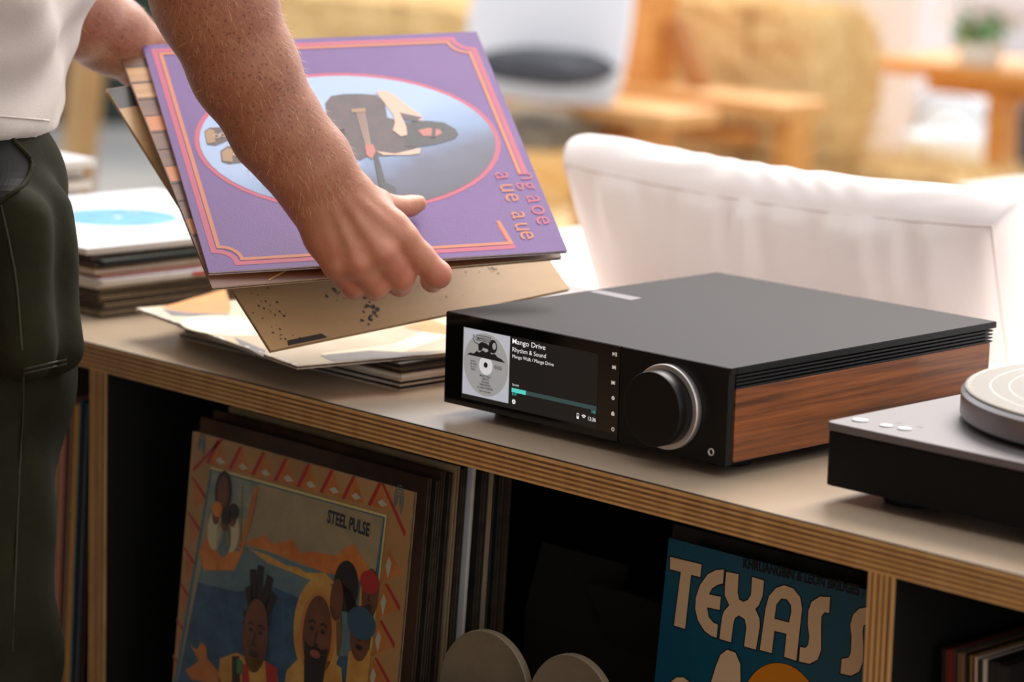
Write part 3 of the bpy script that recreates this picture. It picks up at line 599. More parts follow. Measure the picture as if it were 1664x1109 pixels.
for a, l in ang: sp.stroke([(c[0], c[1] - .008), (c[0] + l * .00019 * math.cos(R(a)), c[1] + l * .00023 * math.sin(R(a)))], .010, hair, 8)
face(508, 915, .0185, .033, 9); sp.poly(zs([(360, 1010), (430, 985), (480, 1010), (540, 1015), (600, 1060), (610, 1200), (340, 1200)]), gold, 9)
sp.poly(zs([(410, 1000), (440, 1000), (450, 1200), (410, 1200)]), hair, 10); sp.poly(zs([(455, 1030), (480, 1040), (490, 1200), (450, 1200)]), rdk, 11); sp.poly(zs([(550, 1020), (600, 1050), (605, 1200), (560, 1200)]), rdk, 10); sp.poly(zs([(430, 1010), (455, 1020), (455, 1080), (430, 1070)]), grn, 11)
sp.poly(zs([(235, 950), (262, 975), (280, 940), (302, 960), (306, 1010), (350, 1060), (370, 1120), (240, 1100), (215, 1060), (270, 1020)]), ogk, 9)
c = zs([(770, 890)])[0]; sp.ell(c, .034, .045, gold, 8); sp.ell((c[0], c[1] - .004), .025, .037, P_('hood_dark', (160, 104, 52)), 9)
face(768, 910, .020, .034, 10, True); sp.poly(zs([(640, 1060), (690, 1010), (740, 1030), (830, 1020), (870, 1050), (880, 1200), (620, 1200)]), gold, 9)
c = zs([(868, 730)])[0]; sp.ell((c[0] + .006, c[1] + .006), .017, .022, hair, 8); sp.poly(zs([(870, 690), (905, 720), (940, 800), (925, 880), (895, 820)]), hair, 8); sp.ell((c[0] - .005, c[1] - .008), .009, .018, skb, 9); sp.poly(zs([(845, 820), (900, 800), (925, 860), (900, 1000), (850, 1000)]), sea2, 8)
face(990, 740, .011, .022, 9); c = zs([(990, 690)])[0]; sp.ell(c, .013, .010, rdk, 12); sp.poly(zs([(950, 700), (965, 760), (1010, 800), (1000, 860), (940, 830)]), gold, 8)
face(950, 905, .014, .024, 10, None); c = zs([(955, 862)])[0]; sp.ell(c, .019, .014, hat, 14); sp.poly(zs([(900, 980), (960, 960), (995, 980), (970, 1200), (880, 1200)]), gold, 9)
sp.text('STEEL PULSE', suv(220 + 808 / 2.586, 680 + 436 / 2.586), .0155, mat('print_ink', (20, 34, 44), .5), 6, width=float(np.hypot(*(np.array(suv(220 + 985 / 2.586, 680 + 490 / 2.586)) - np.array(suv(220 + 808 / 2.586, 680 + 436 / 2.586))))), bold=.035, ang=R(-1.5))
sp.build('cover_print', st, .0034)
# sleeves browsed behind it, right edges stepping back
rowsF = [(cbr, edge_dark, .004), (cdk, edge_dark, .004), (cdk, edge_dark, .0035), (cbr, edge_dark, .0045), (cdk, edge_dark, .004), (ctan, edge_tan, .004), (cdk, edge_dark, .004), (cdk, edge_dark, .0035), (cw, edge_white, .0045), (cdk, edge_dark, .004), (cgr, edge_dark, .004), (ccr, edge_tan, .0035), (cdk, edge_dark, .004), (cgr, edge_dark, .004), (cdk, edge_dark, .0045), (cbr, edge_dark, .003)]
names = ['brown sleeve right behind the red-bordered sleeve', 'black sleeve, second behind the red-bordered sleeve', 'black sleeve, third behind the red-bordered sleeve', 'brown sleeve, fourth behind the red-bordered sleeve', 'black sleeve, fifth behind the red-bordered sleeve', 'tan sleeve, first pale edge behind the red-bordered sleeve', 'black sleeve just in front of the white one in the bay', 'second black sleeve in front of the white one in the bay', 'white sleeve with bent corner in the row behind the red-bordered sleeve', 'black sleeve right behind the white one in the bay', 'dark green sleeve behind the white one in the bay', 'cream sleeve behind the white one in the bay', 'black sleeve behind the cream one in the bay', 'dark green sleeve, third from the back of the bay row', 'black sleeve, second from the back of the bay row', 'reddish brown sleeve at the back of the bay row']
yy = -.024; rnd = random.Random(9); nrm = np.array([math.sin(R(2)), math.cos(R(2)), 0])
for i, ((f, e, t), nm) in enumerate(zip(rowsF, names)):
    yy += .0074 + (.004 if i in (5, 9, 14) else 0)
    dz = {8: .010, 5: .004}.get(i, rnd.uniform(-.004, .003)); dx = rnd.uniform(-.004, .004) + (.004 if i == 8 else 0)
    stand(nm, FG, (-.316 + dx - i * .0006, yy - .012, FZ + .006 + dz), R(-2), R(4.5 - i * .15), f, e, dark_in if f is not cw else white_in, t)
# blue sleeve leaning in the right of the bay
tl = at(1087, 874.5, 2.68); lean2, yaw2 = R(5.2), R(-1.0)
up3 = np.array([-math.sin(yaw2) * math.sin(lean2), math.cos(yaw2) * math.sin(lean2), math.cos(lean2)]); ex3 = np.array([math.cos(yaw2), math.sin(yaw2), 0]); S3 = .288
bl3 = tl - up3 * S3; n3 = np.cross(ex3, up3)
bcov = card('petrol_blue', (12, 88, 112), .45, (10, 80, 104), 8)
bs, MBs = stand('petrol blue record sleeve with big cream lettering, leaning in the wide bay', FG, bl3, yaw2, lean2, bcov, card('edge_blue', (30, 70, 84), .6), white_in, .0034, S=S3)
def buv(x, y):
    q = onplane(x, y, tl, n3) - bl3; return (float(q @ ex3), float(q @ up3))
def zb_(P): return [buv(1040 + x / 2.667, 840 + y / 2.667) for x, y in P]
bpn = Print(); crm = mat('print_cream', (232, 200, 158), .5); ink = mat('print_ink', (20, 34, 44), .5); amb = mat('print_amber', (222, 138, 24), .5)
GL = [[(132, 175), (268, 208), (262, 262), (222, 252), (196, 487), (148, 472), (178, 240), (131, 228)],
 [(365, 230), (330, 232), (295, 250), (262, 295), (243, 350), (240, 400), (252, 450), (280, 495), (310, 518), (333, 525), (338, 468), (318, 460), (298, 435), (291, 393), (346, 405), (351, 348), (300, 338), (312, 312), (335, 296), (360, 290)],
 [(375, 240), (428, 250), (424, 330), (430, 360), (448, 370), (468, 362), (482, 340), (487, 262), (538, 278), (532, 345), (515, 385), (500, 400), (518, 440), (520, 475), (503, 577), (452, 562), (462, 480), (455, 445), (430, 428), (412, 440), (405, 465), (395, 545), (345, 530), (356, 440), (365, 410), (388, 385), (368, 340), (370, 290)],
 [(520, 578), (545, 400), (560, 345), (590, 310), (625, 298), (665, 312), (695, 350), (703, 400), (678, 625), (626, 608), (636, 508), (583, 495), (572, 592)],
 [(825, 350), (820, 418), (800, 415), (787, 432), (785, 480), (785, 580), (770, 620), (735, 638), (690, 628), (695, 565), (718, 570), (730, 555), (735, 520), (728, 470), (730, 410), (745, 370), (780, 347)],
 [(1010, 402), (980, 395), (950, 400), (925, 425), (912, 470), (918, 520), (915, 590), (905, 612), (875, 618), (870, 680), (915, 690), (950, 672), (965, 635), (968, 560), (965, 500), (970, 470), (1004, 466)]]
for g in GL:
    q = zb_(g); bpn.stroke(q, .0026, ink, 1, closed=True); bpn.poly(q, crm, 2)
hole = zb_([(590, 438), (597, 385), (615, 362), (635, 365), (650, 385), (652, 410), (643, 452)]); bpn.stroke(hole, .0026, ink, 3, closed=True); bpn.poly(hole, bcov, 4)
thumb = zb_([(310, 717), (330, 650), (350, 600), (380, 577), (415, 590), (436, 640), (437, 717), (445, 860), (300, 900)]); bpn.stroke(thumb, .0024, ink, 3, closed=True); bpn.poly(thumb, crm, 4)
bump = zb_([(135, 717), (160, 697), (190, 697), (215, 717), (230, 800), (310, 900), (120, 900)]); bpn.stroke(bump, .0024, ink, 3, closed=True); bpn.poly(bump, crm, 4)
sc_ = zb_([(610, 860)])[0]; rr = float(np.hypot(*(np.array(zb_([(600, 635)])[0]) - np.array(sc_)))); bpn.ell(sc_, rr * 1.015, rr * 1.015, ink, 1); bpn.ell(sc_, rr, rr, amb, 2)
k0, k1 = zb_([(446, 219), (1012, 356)]); angk = math.atan2(k1[1] - k0[1], k1[0] - k0[0])
bpn.text('KHRUANGBIN & LEON BRIDGES', k0, .0112, mat('print_true_black', (6, 8, 10), .5), 2, ang=angk, width=float(np.hypot(*(np.array(zb_([(950, 350)])[0]) - np.array(k0)))), bold=.045)
bpn.text('P', zb_([(962, 352)])[0], .0105, ink, 2, ang=angk)
bpn.build('cover_print', bs, .0034)
tl4 = at(1094, 852, 2.71); stand('dark grey sleeve showing above the petrol blue one', FG, tl4 - up3 * .296, yaw2, lean2, card('smoke', (62, 58, 54), .5, (34, 32, 30), 16), edge_dark, dark_in, .0034, S=.296)
# spine-out sleeves in the narrow view of the left bay
LG = 'records standing spine out in the left bay'
x = -.4600
for nm, cl, t, dz in (('dark brown sleeve beside the left divider', (66, 34, 24), .0075, -.02), ('teal boxed record beside the brown one in the left bay', (26, 108, 140), .0115, .0), ('yellow sleeve beside the teal box in the left bay', (232, 170, 66), .0050, -.008), ('grey brown sleeve left of the yellow one', (160, 126, 100), .0056, -.006), ('maroon sleeve in the left bay', (92, 44, 46), .0050, -.009), ('rose sleeve left of the maroon one', (214, 146, 122), .0052, -.006), ('tan sleeve in the left bay', (190, 152, 112), .0056, -.010), ('pale sleeve in the left bay', (190, 160, 130), .0056, -.008), ('brown sleeve farthest from the divider in the left bay', (110, 72, 50), .006, -.01)):
    x -= t + .0012; f = card('sp%d' % (abs(x) * 10000), cl, .45)
    ln_ = R(3.0); M = frame((x, -.028, FZ + .001), (0, 1, 0), (math.sin(ln_), 0, math.cos(ln_))) @ Matrix.Translation((0, 0, 0))
    sleeve(nm, LG, M, f, f, dark_in, t, S=.312 + dz * .6)
# small sleeves in the right bay
RG = 'singles standing in the right bay'
x = .566
for nm, cl, t in (('dark single at the end of the row in the right bay', (30, 26, 24), .004), ('red single in the right bay', (120, 34, 26), .0035), ('grey green single in the right bay', (74, 70, 58), .005), ('tan single in the right bay', (120, 92, 62), .0035), ('black single in the right bay', (24, 22, 22), .004), ('yellow single in the right bay', (156, 118, 66), .0045), ('white single with black lettering on its spine', (206, 184, 168), .008), ('black case right of the white single', (20, 20, 20), .010), ('dark case at the right of the row', (34, 30, 30), .010)):
    f = card('sg%d' % int(x * 10000), cl, .5); ln_ = R(3); M = frame((x, -.02 + random.uniform(-.003, .003), FZ + .002), (0, 1, 0), (-math.sin(ln_), 0, math.cos(ln_))) @ Matrix.Diagonal((.7, .955, 1, 1))
    o = sleeve(nm, RG, M, f, f, dark_in, t, S=.305); o.matrix_world = o.matrix_world
    if 'lettering' in nm:
        q = Print(); q.text('RECORDS', (0, 0), .006, ink, 1, width=.05, bold=.03); z = q.build('spine_print', o); z.matrix_local = frame((-.0003, .25, .0015), (0, -1, 0), (0, 0, 1))
    x += t + .0012
cs = thing('wooden_crate', 'small wooden crate at the right of the right bay', 'crate', (.655, .02, FZ))
for k in range(4): MB().box((0, 0, .002 + k * .075), (.18, .008, .066 + k * .075)).build('slat', mat('crate_wood', (120, 86, 54), .7, rgb2=(90, 62, 38), nscale=10, stretch=(1, 6, 6)), cs)
for xx in (0, .172): MB().box((xx, .008, 0), (xx + .008, .22, .30)).build('end_panel', MC['crate_wood'], cs)
# dark carton and the two round-topped paddles in the wide bay
bx = thing('carton', 'open dark cardboard carton at the back of the wide bay', 'box', (-.06, .17, FZ + .0005), R(-2))
cdb = mat('carton', (34, 29, 24), .8, rgb2=(26, 22, 18), nscale=8)
MB().box((0, 0, 0), (.22, .004, .155)).build('carton_side', cdb, bx); MB().box((0, .176, 0), (.22, .18, .155)).build('carton_side', cdb, bx)
for xx in (0, .216): MB().box((xx, .004, 0), (xx + .004, .176, .155)).build('carton_side', cdb, bx)
fl = MB().box((.0, -.004, 0), (.108, 0, .07), M=Matrix.Rotation(R(-18), 4, 'X')).build('carton_flap', cdb, bx); fl.location = (0, .002, .152)
fl = MB().box((.112, -.004, 0), (.22, 0, .07), M=Matrix.Rotation(R(28), 4, 'X')).build('carton_flap', cdb, bx); fl.location = (0, .002, .152)
pad = mat('paddle_grey', (112, 100, 78), .6, rgb2=(74, 66, 52), nscale=14, contrast=(.3, .7)); pad2 = mat('paddle_edge', (140, 124, 98), .6)
for nm, px_, py_, dd, wd in (('worn grey round-topped paddle beside the white sleeve', 791, 1026, 2.66, .094), ('worn grey round-topped paddle with a lower top near the bay centre', 931, 1065, 2.60, .086)):
    q = at(px_, py_, dd); h = q[2] - FZ - .001; r = wd / 2
    pg = [(-r * .8, 0), (r * .8, 0)] + [(r * math.cos(t) * (1 if t < math.pi / 2 else 1), h - r * 1.15 + r * 1.15 * math.sin(t)) for t in [math.pi * i / 24 for i in range(25)]]
    M = Matrix.Rotation(R(90), 4, 'X'); o = MB().prism(pg, 0, .009, 1, M, top=0); o.m[0] = 0
    o = o.build('paddle', [pad, pad2], None, bevel=.0015); o.location = (q[0], q[1], FZ + .001); o.rotation_euler = (R(-2), 0, R(8)); tag(o, nm, 'paddle', 'paddles in the wide bay')

# ------------------------------------------------------------------ sofa behind the shelf
GZ = -.72
linen = mat('white_linen', (252, 243, 238), .9, rgb2=(250, 239, 233), nscale=9, sheen=.2, bump=.2, bscale=700)
tl0 = at(925, 268, 3.30); tr0 = onplane(1601, 424, tl0, (0, 1, 0)); CW = tr0[0] - tl0[0] + .012
tilt = R(20); ey_ = Vector((0, -math.sin(tilt), math.cos(tilt))); ex_ = Vector((1, 0, .004)).normalized()
cush = thing('sofa_cushion', 'large white linen sofa back cushion behind the streamer', 'cushion', M=frame(Vector(tl0) - ey_ * .44 - ex_ * .006, ex_, ey_))
CWd, CH, CT = CW, .44, .066
def cushion_mesh(w_, h_, t_, nx=90, ny=64, nt=18):
    vs, fs = [], []
    def grid(fn, a, b_, flip=False):
        o = len(vs); vs.extend(fn(i / a, j / b_) for j in range(b_ + 1) for i in range(a + 1))
        for j in range(b_):
            for i in range(a):
                q = (o + j * (a + 1) + i, o + j * (a + 1) + i + 1, o + (j + 1) * (a + 1) + i + 1, o + (j + 1) * (a + 1) + i); fs.append(q[::-1] if flip else q)
    def puff(u, v): return (max(0, math.sin(math.pi * u)) ** .45) * (max(0, math.sin(math.pi * v)) ** .45)
    def wr(u, v): 
        e = min(u, 1 - u, v, 1 - v); near = math.exp(-((1 - v) * h_ / .05) ** 2 * .6) + math.exp(-(v * h_ / .05) ** 2)
        return .0042 * near * (math.sin(u * 46 + 2 * math.sin(u * 13)) + .6 * math.sin(u * 91 + v * 5)) * min(1, (1 - v) * 40) * min(1, v * 40) * min(1, u * 12) * min(1, (1 - u) * 12) + .004 * math.sin(u * 9 + v * 14) * puff(u, v) + .003 * math.sin(u * 21 - v * 9 + 1) * puff(u, v)
    def warp(x, y):
        u, v = x / w_, y / h_; return x + .010 * math.sin(math.pi * v) * (1 - 2 * u) * (1 if abs(u - .5) > .3 else .4), y - .012 * math.sin(math.pi * u) ** .8 * (2 * v - 1)
    def front(u, v): x, y = warp(u * w_, v * h_); return (x, y, .034 * puff(u, v) + wr(u, v))
    def back(u, v): x, y = warp(u * w_, v * h_); return (x, y, -t_ - .030 * puff(u, v))
    def side(px, py, nx_, ny_):
        def f(u, v): 
            a, b_ = px(u), py(u); x, y = warp(a, b_); bl = (.021 * max(0, math.sin(math.pi * v)) ** .7 + .0018 * math.sin(u * 60 + 5 * math.sin(v * 4 + u * 9)) * math.sin(math.pi * v) * math.sin(math.pi * u))
            s_ = u * (w_ if ny_ else h_); e_ = (h_ if nx_ else w_) if False else (w_ if ny_ else h_); k0, k1 = max(0, 1 - s_ / .05), max(0, 1 - (e_ - s_) / .05); dx, dy = nx_, ny_
            if ny_: dx = k1 - k0
            else: dy = k1 - k0
            n_ = math.hypot(dx, dy); return (x + dx / n_ * bl, y + dy / n_ * bl, -t_ * v)
        return f
    grid(front, nx, ny); grid(back, nx // 2, ny // 2, True)
    grid(side(lambda u: u * w_, lambda u: h_, 0, 1), nx, nt, True); grid(side(lambda u: u * w_, lambda u: 0, 0, -1), nx, nt)
    grid(side(lambda u: 0, lambda u: u * h_, -1, 0), ny, nt, True); grid(side(lambda u: w_, lambda u: u * h_, 1, 0), ny, nt)
    return vs, fs, warp
cv, cf, warp = cushion_mesh(CWd, CH, CT); b_ = MB(); b_.add(cv, cf); o = b_.build('cushion_cover', linen, cush, smooth=True)
bm = bmesh.new(); bm.from_mesh(o.data); bmesh.ops.remove_doubles(bm, verts=bm.verts, dist=.0006); bmesh.ops.recalc_face_normals(bm, faces=bm.faces); bm.to_mesh(o.data); bm.free(); o.data.polygons.foreach_set('use_smooth', [True] * len(o.data.polygons))
ss = o.modifiers.new('s', 'SMOOTH'); ss.iterations = 3
pipe = mat('seam', (226, 212, 205), .9)
loop = [warp(x, y) for x, y in [(u / 40 * CWd, CH) for u in range(41)] + [(CWd, CH - u / 30 * CH) for u in range(1, 31)] + [(CWd - u / 40 * CWd, 0) for u in range(1, 41)] + [(0, u / 30 * CH) for u in range(1, 31)]]
MB().tube([(x, y, -.001) for x, y in loop], .0016, 8, cap=False).build('front_seam', pipe, cush, smooth=True)
MB().tube([(x, y, -CT + .001) for x, y in loop], .0022, 8, cap=False).build('back_seam', pipe, cush, smooth=True)
sofa = thing('sofa', 'low white upholstered sofa standing behind the shelf', 'sofa', (0, 0, GZ))
sy = .41
MB().box((-.50, sy + .10, .10), (1.35, sy + 1.0, .38)).build('seat', linen, sofa, bevel=.03, bseg=4)
MB().box((-.50, sy - .01, .06), (1.35, sy + .085, .745)).build('backrest', linen, sofa, bevel=.03, bseg=4)
MB().box((-.76, sy - .01, .06), (-.51, sy + 1.0, .66)).build('armrest', linen, sofa, bevel=.05, bseg=5)
for x in (-.70, 1.28):
    for y in (sy + .06, sy + .9): MB().lathe([(0, 0), (.02, 0), (.025, .10), (0, .10)], (x, y, 0), 16).build('leg', mat('sofa_leg', (80, 58, 40), .6), sofa)
thr = thing('throw_blanket', 'bright white throw folded over the sofa arm beside the cushion', 'blanket', (-.80, sy + .10, GZ + .685))
tv = []
for i in range(25):
    for j in range(17):
        u, v = i / 24, j / 16; x = u * .36 - .02; z = .012 + .010 * math.sin(u * 9 + v * 3) * math.sin(v * 5 + 1) - (max(0, u - .86) ** 2) * 2.2; tv.append((x, v * .7, z))
b_ = MB(); b_.add(tv, [(i * 17 + j, (i + 1) * 17 + j, (i + 1) * 17 + j + 1, i * 17 + j + 1) for i in range(24) for j in range(16)]); o = b_.build('blanket', mat('throw_white', (250, 246, 240), .9, sheen=.3, bump=.4, bscale=300), thr, smooth=True)
so_ = o.modifiers.new('t', 'SOLIDIFY'); so_.thickness = .012

# ------------------------------------------------------------------ yard behind, far out of focus
honey = mat('honey_wood', (222, 160, 84), .55, rgb2=(200, 132, 58), nscale=6, stretch=(1, 8, 8), bump=.1, bscale=60)
honey2 = mat('honey_wood_grain', (226, 172, 104), .5, rgb2=(206, 144, 74), nscale=6, stretch=(1, 8, 8), bump=.1, bscale=60)
def wbox(name, lo, hi, m, par, bev=.004): return MB().box(lo, hi).build(name, m, par, bevel=bev)
# lounge chair with flat wide arms
ZA = -.20
cA = onz(1083, 186, ZA); cB = onz(1266, 170, ZA); xl = onplane(800, 140, cA, (0, 1, 0))[0] - .15
ch = thing('lounge_chair', 'honey coloured wooden lounge chair with wide flat arms in the yard', 'chair', (cA[0], cA[1], GZ))
h_ = ZA - GZ; dY = cB[1] - cA[1]; dX = cB[0] - cA[0]
for ox, oy in ((0, 0), (dX, dY)):
    wbox('arm', (xl - cA[0] + ox, oy, h_ - .034), (ox, oy + .175, h_), honey2, ch); lx_ = -.135 if oy == 0 else -.05; wbox('front_leg', (lx_ + ox, oy + .04, 0), (lx_ + .05 + ox, oy + .125, h_ - .034), honey, ch)
    wbox('back_leg', (xl - cA[0] + ox + .02, oy + .04, 0), (xl - cA[0] + ox + .10, oy + .14, h_ - .034), honey, ch)
    wbox('seat_rail', (xl - cA[0] + .02, oy + .07, .40), (-.14 + ox, oy + .11, .45), honey, ch)
pq = onplane(1036, 115, cB + np.array([0, .05, 0]), (0, 1, 0)); 
wbox('back_post', (pq[0] - cA[0] - .045, dY + .05, h_ - .02), (pq[0] - cA[0] + .04, dY + .14, h_ + .42), honey, ch)
MB().box((-.02, -.02, 0), (.02, .02, .17), M=Matrix.Translation((pq[0] - cA[0] + .15, dY + .10, h_)) @ Matrix.Rotation(R(-28), 4, 'Y')).build('brace', mat('amber_wood', (170, 108, 48), .5), ch)
for k in range(5): wbox('seat_slat', (xl - cA[0] + .06 + k * .085, .12, .45), (xl - cA[0] + .13 + k * .085, dY + .06, .465), honey, ch)
def pillow(name, lab, cen, sz, m, rot=(0, 0, 0), cat='cushion', mound=.5):
    vs = []; fs = []; n = 20
    for s in (1, -1):
        o_ = len(vs)
        for i in range(n + 1):
            for j in range(n + 1):
                u, v = i / n * 2 - 1, j / n * 2 - 1; p = max(0, (1 - u ** 4) * (1 - v ** 4)) ** mound; vs.append((u * sz[0] / 2 * (1 - .06 * v * v), v * sz[1] / 2 * (1 - .06 * u * u), s * sz[2] / 2 * p))
        for i in range(n):
            for j in range(n): q = (o_ + i * (n + 1) + j, o_ + (i + 1) * (n + 1) + j, o_ + (i + 1) * (n + 1) + j + 1, o_ + i * (n + 1) + j + 1); fs.append(q if s > 0 else q[::-1])
    b_ = MB(); b_.add(vs, fs); o = b_.build(name, m, None, smooth=True, fix=False); o.location = cen; o.rotation_euler = rot; return tag(o, lab, cat)
q = at(892, 40, 6.98); pillow('seat_cushion', 'white cushion standing up against the wooden lounge chair', (q[0], q[1], q[2]), (.42, .34, .14), mat('cushion_white', (226, 226, 230), .9), (R(80), 0, R(8)))
q = at(884, 112, 6.85); pillow('seat_cushion', 'dark grey ribbed cushion lying on the wooden lounge chair', (q[0], q[1], q[2] + .005), (.28, .20, .075), mat('cushion_grey', (86, 86, 92), .9, rgb2=(52, 54, 60), nscale=30, stretch=(6, 1, 1)), (0, 0, R(4)))
q = at(880, 205, 7.1); pillow('seat_cushion', 'tan and grey cushion under the arm of the wooden lounge chair', (q[0], q[1], q[2]), (.26, .20, .09), mat('cushion_tan', (176, 156, 128), .9, rgb2=(96, 90, 82), nscale=9), (R(8), 0, R(4)))
q = onz(905, 245, GZ); 
cr = thing('shade_box', 'added black box standing in for the shade under the wooden lounge chair', 'crate', tuple(at(872, 284, 9.5)[:2]) + (GZ,)); wbox('base', (0, 0, .0), (.34, .24, .012), black, cr)  # black box added in place of the shade under the chair
for lo, hi in (((0, 0, .012), (.34, .012, .15)), ((0, .228, .012), (.34, .24, .15)), ((0, .012, .012), (.012, .228, .15)), ((.328, .012, .012), (.34, .228, .15))): wbox('side', lo, hi, black, cr)
# hay bales
hay = mat('hay', (236, 206, 150), .95, rgb2=(214, 176, 116), nscale=26, stretch=(1, 4, 4), bump=.9, bscale=90); straw = mat('straw', (240, 214, 158), .8, rgb2=(212, 176, 112), nscale=40)
strp = mat('twine', (150, 96, 52), .8)
hr = np.random.RandomState(11)
def bale(lab, c, size, rz=0, n=1500, group='hay bales in the yard'):
    L_, W__, H__ = size; t = thing('hay_bale', lab, 'hay bale', c, rz, group=group); b_ = MB()
    vs, fs = [], []; nx, ny, nz = 14, 7, 7
    bm = bmesh.new(); bmesh.ops.create_cube(bm, size=1); bmesh.ops.subdivide_edges(bm, edges=bm.edges[:], cuts=9, use_grid_fill=True)
    for v in bm.verts:
        d = v.co.normalized(); k = .5 / max(abs(v.co.x), abs(v.co.y), abs(v.co.z)); r = v.co.copy(); f = 1 - .10 * max(0, (abs(r.x) * abs(r.y) * 4 + abs(r.x) * abs(r.z) * 4 + abs(r.y) * abs(r.z) * 4) / 3) ** 3
        v.co = Vector((r.x * L_ * f, r.y * W__ * f, r.z * H__ * f + H__ / 2)) + Vector(hr.normal(0, .006, 3)); v.co.z = max(0, v.co.z)
    me = bpy.data.meshes.new('packed_hay'); bm.to_mesh(me); bm.free(); me.materials.append(hay); o = bpy.data.objects.new('packed_hay', me); C.objects.link(o); o.parent = t
    hv, hf = [], []
    for i in range(n):
        ax = hr.randint(3); p = hr.uniform(-.5, .5, 3); p[ax] = .5 * hr.choice([-1, 1]); 
        if ax == 2: p[2] = .5
        p = p * np.array([L_, W__, H__]) * .97 + np.array([0, 0, H__ / 2]); nn = np.zeros(3); nn[ax] = np.sign(p[ax] - (H__ / 2 if ax == 2 else 0)); d = hr.normal(0, 1, 3) * np.array([1, 1, .7]) + nn * .7; d /= np.linalg.norm(d); l = hr.uniform(.02, .06); s = np.cross(d, nn + .01); s = s / np.linalg.norm(s) * .0016
        e = p + d * l
        if e[2] < .004 or p[2] < .006: continue
        k = len(hv); hv += [p - s, p + s, e + s, e - s]; hf.append((k, k + 1, k + 2, k + 3))
    b_.add(hv, hf); tag(b_.build('straw', straw, t, fix=False), kind='stuff')
    for x in (-.22 * L_, .22 * L_): MB().tube([(x, -W__ / 2 - .002, .01), (x, -W__ / 2 - .002, H__), (x, W__ / 2 + .002, H__), (x, W__ / 2 + .002, .01)], .004, 6).build('twine', strp, t)
    return t
q = at(1185, 130, 7.45); bx0, by0 = q[0] - .13, q[1] + .05
bale('hay bale on the ground behind the wooden lounge chair', (bx0 - .08, by0 + .2, GZ), (.68, .28, .345)); bale('hay bale stacked on top behind the wooden lounge chair', (bx0 - .06, by0 + .2, GZ + .35), (.66, .28, .35), R(2), 2600)
q = onz(1490, 268, GZ + .34); bale('single low hay bale right of the stacked pair', (q[0] + .06, q[1] - .02, GZ), (.56, .28, .34), R(-4), 2000)
q = at(640, 60, 9.2); bale('hay bale at the back, below the green wall', (q[0], q[1], GZ), (1.1, .5, .30), R(6)); bale('second layer hay bale at the back, below the green wall', (q[0], q[1], GZ + .302), (1.1, .48, .28), R(4), 2200)
# low table with magazines
q = onz(1600, 352, -.33); tb_ = thing('coffee_table', 'low pale wooden table at the edge of the yard with magazines on it', 'table', (q[0], q[1], GZ), R(2)); pine = mat('pale_pine', (232, 196, 140), .55, rgb2=(220, 178, 118), nscale=5, stretch=(1, 8, 8)); ht = -.33 - GZ
for k in range(5): wbox('top_plank', (-.19, .002 + k * .11, ht - .035), (.75, .108 + k * .11, ht), pine, tb_)
for x in (-.15, .66):
    for y in (.03, .46): wbox('leg', (x, y, 0), (x + .06, y + .06, ht - .035), pine, tb_)
mw = mat('magazine_white', (244, 242, 240), .5); mb_ = mat('magazine_brown', (156, 104, 84), .5, rgb2=(90, 72, 70), nscale=14)
z = -.33
for k, (lab, m_, dx, dy, rz, w_, h__, t_) in enumerate((('white magazine at the bottom of the pile on the low table', mw, -.13, .05, -3, .32, .26, .012), ('white magazine in the middle of the pile on the low table', mw, -.14, .06, 5, .30, .24, .014), ('white magazine, upper of the pile on the low table', mw, -.12, .06, -2, .29, .23, .014), ('brown and grey magazine on top of the low table pile', mb_, .02, .05, 8, .22, .17, .012))):
    M = Matrix.Translation((q[0] + dx, q[1] + dy, z + .0005)) @ Matrix.Rotation(R(rz), 4, 'Z'); b_ = MB().box((0, 0, 0), (w_, h__, .001)).box((0.002, 0.002, .001), (w_ - .002, h__ - .002, t_ - .001), 1).box((0, 0, t_ - .001), (w_, h__, t_)); o = b_.build('magazine', [m_, mw]); o.matrix_world = M; tag(o, lab, 'magazine', 'magazines on the low table'); z += t_ + .0007
q2 = at(1662, 292, 6.3); lm = thing('lamp_jar', 'cream rounded pot standing on the low table at the right edge', 'pot', (q[0] + .27, q[1] + .26, -.33)); MB().lathe([(0, 0), (.05, 0), (.062, .02), (.066, .06), (.06, .12), (.05, .135), (.046, .135), (.052, .12), (.058, .06), (.05, .01), (0, .01)], (0, 0, 0.0005), 32).build('pot_body', mat('cream_pot', (240, 216, 180), .5), lm, smooth=True)
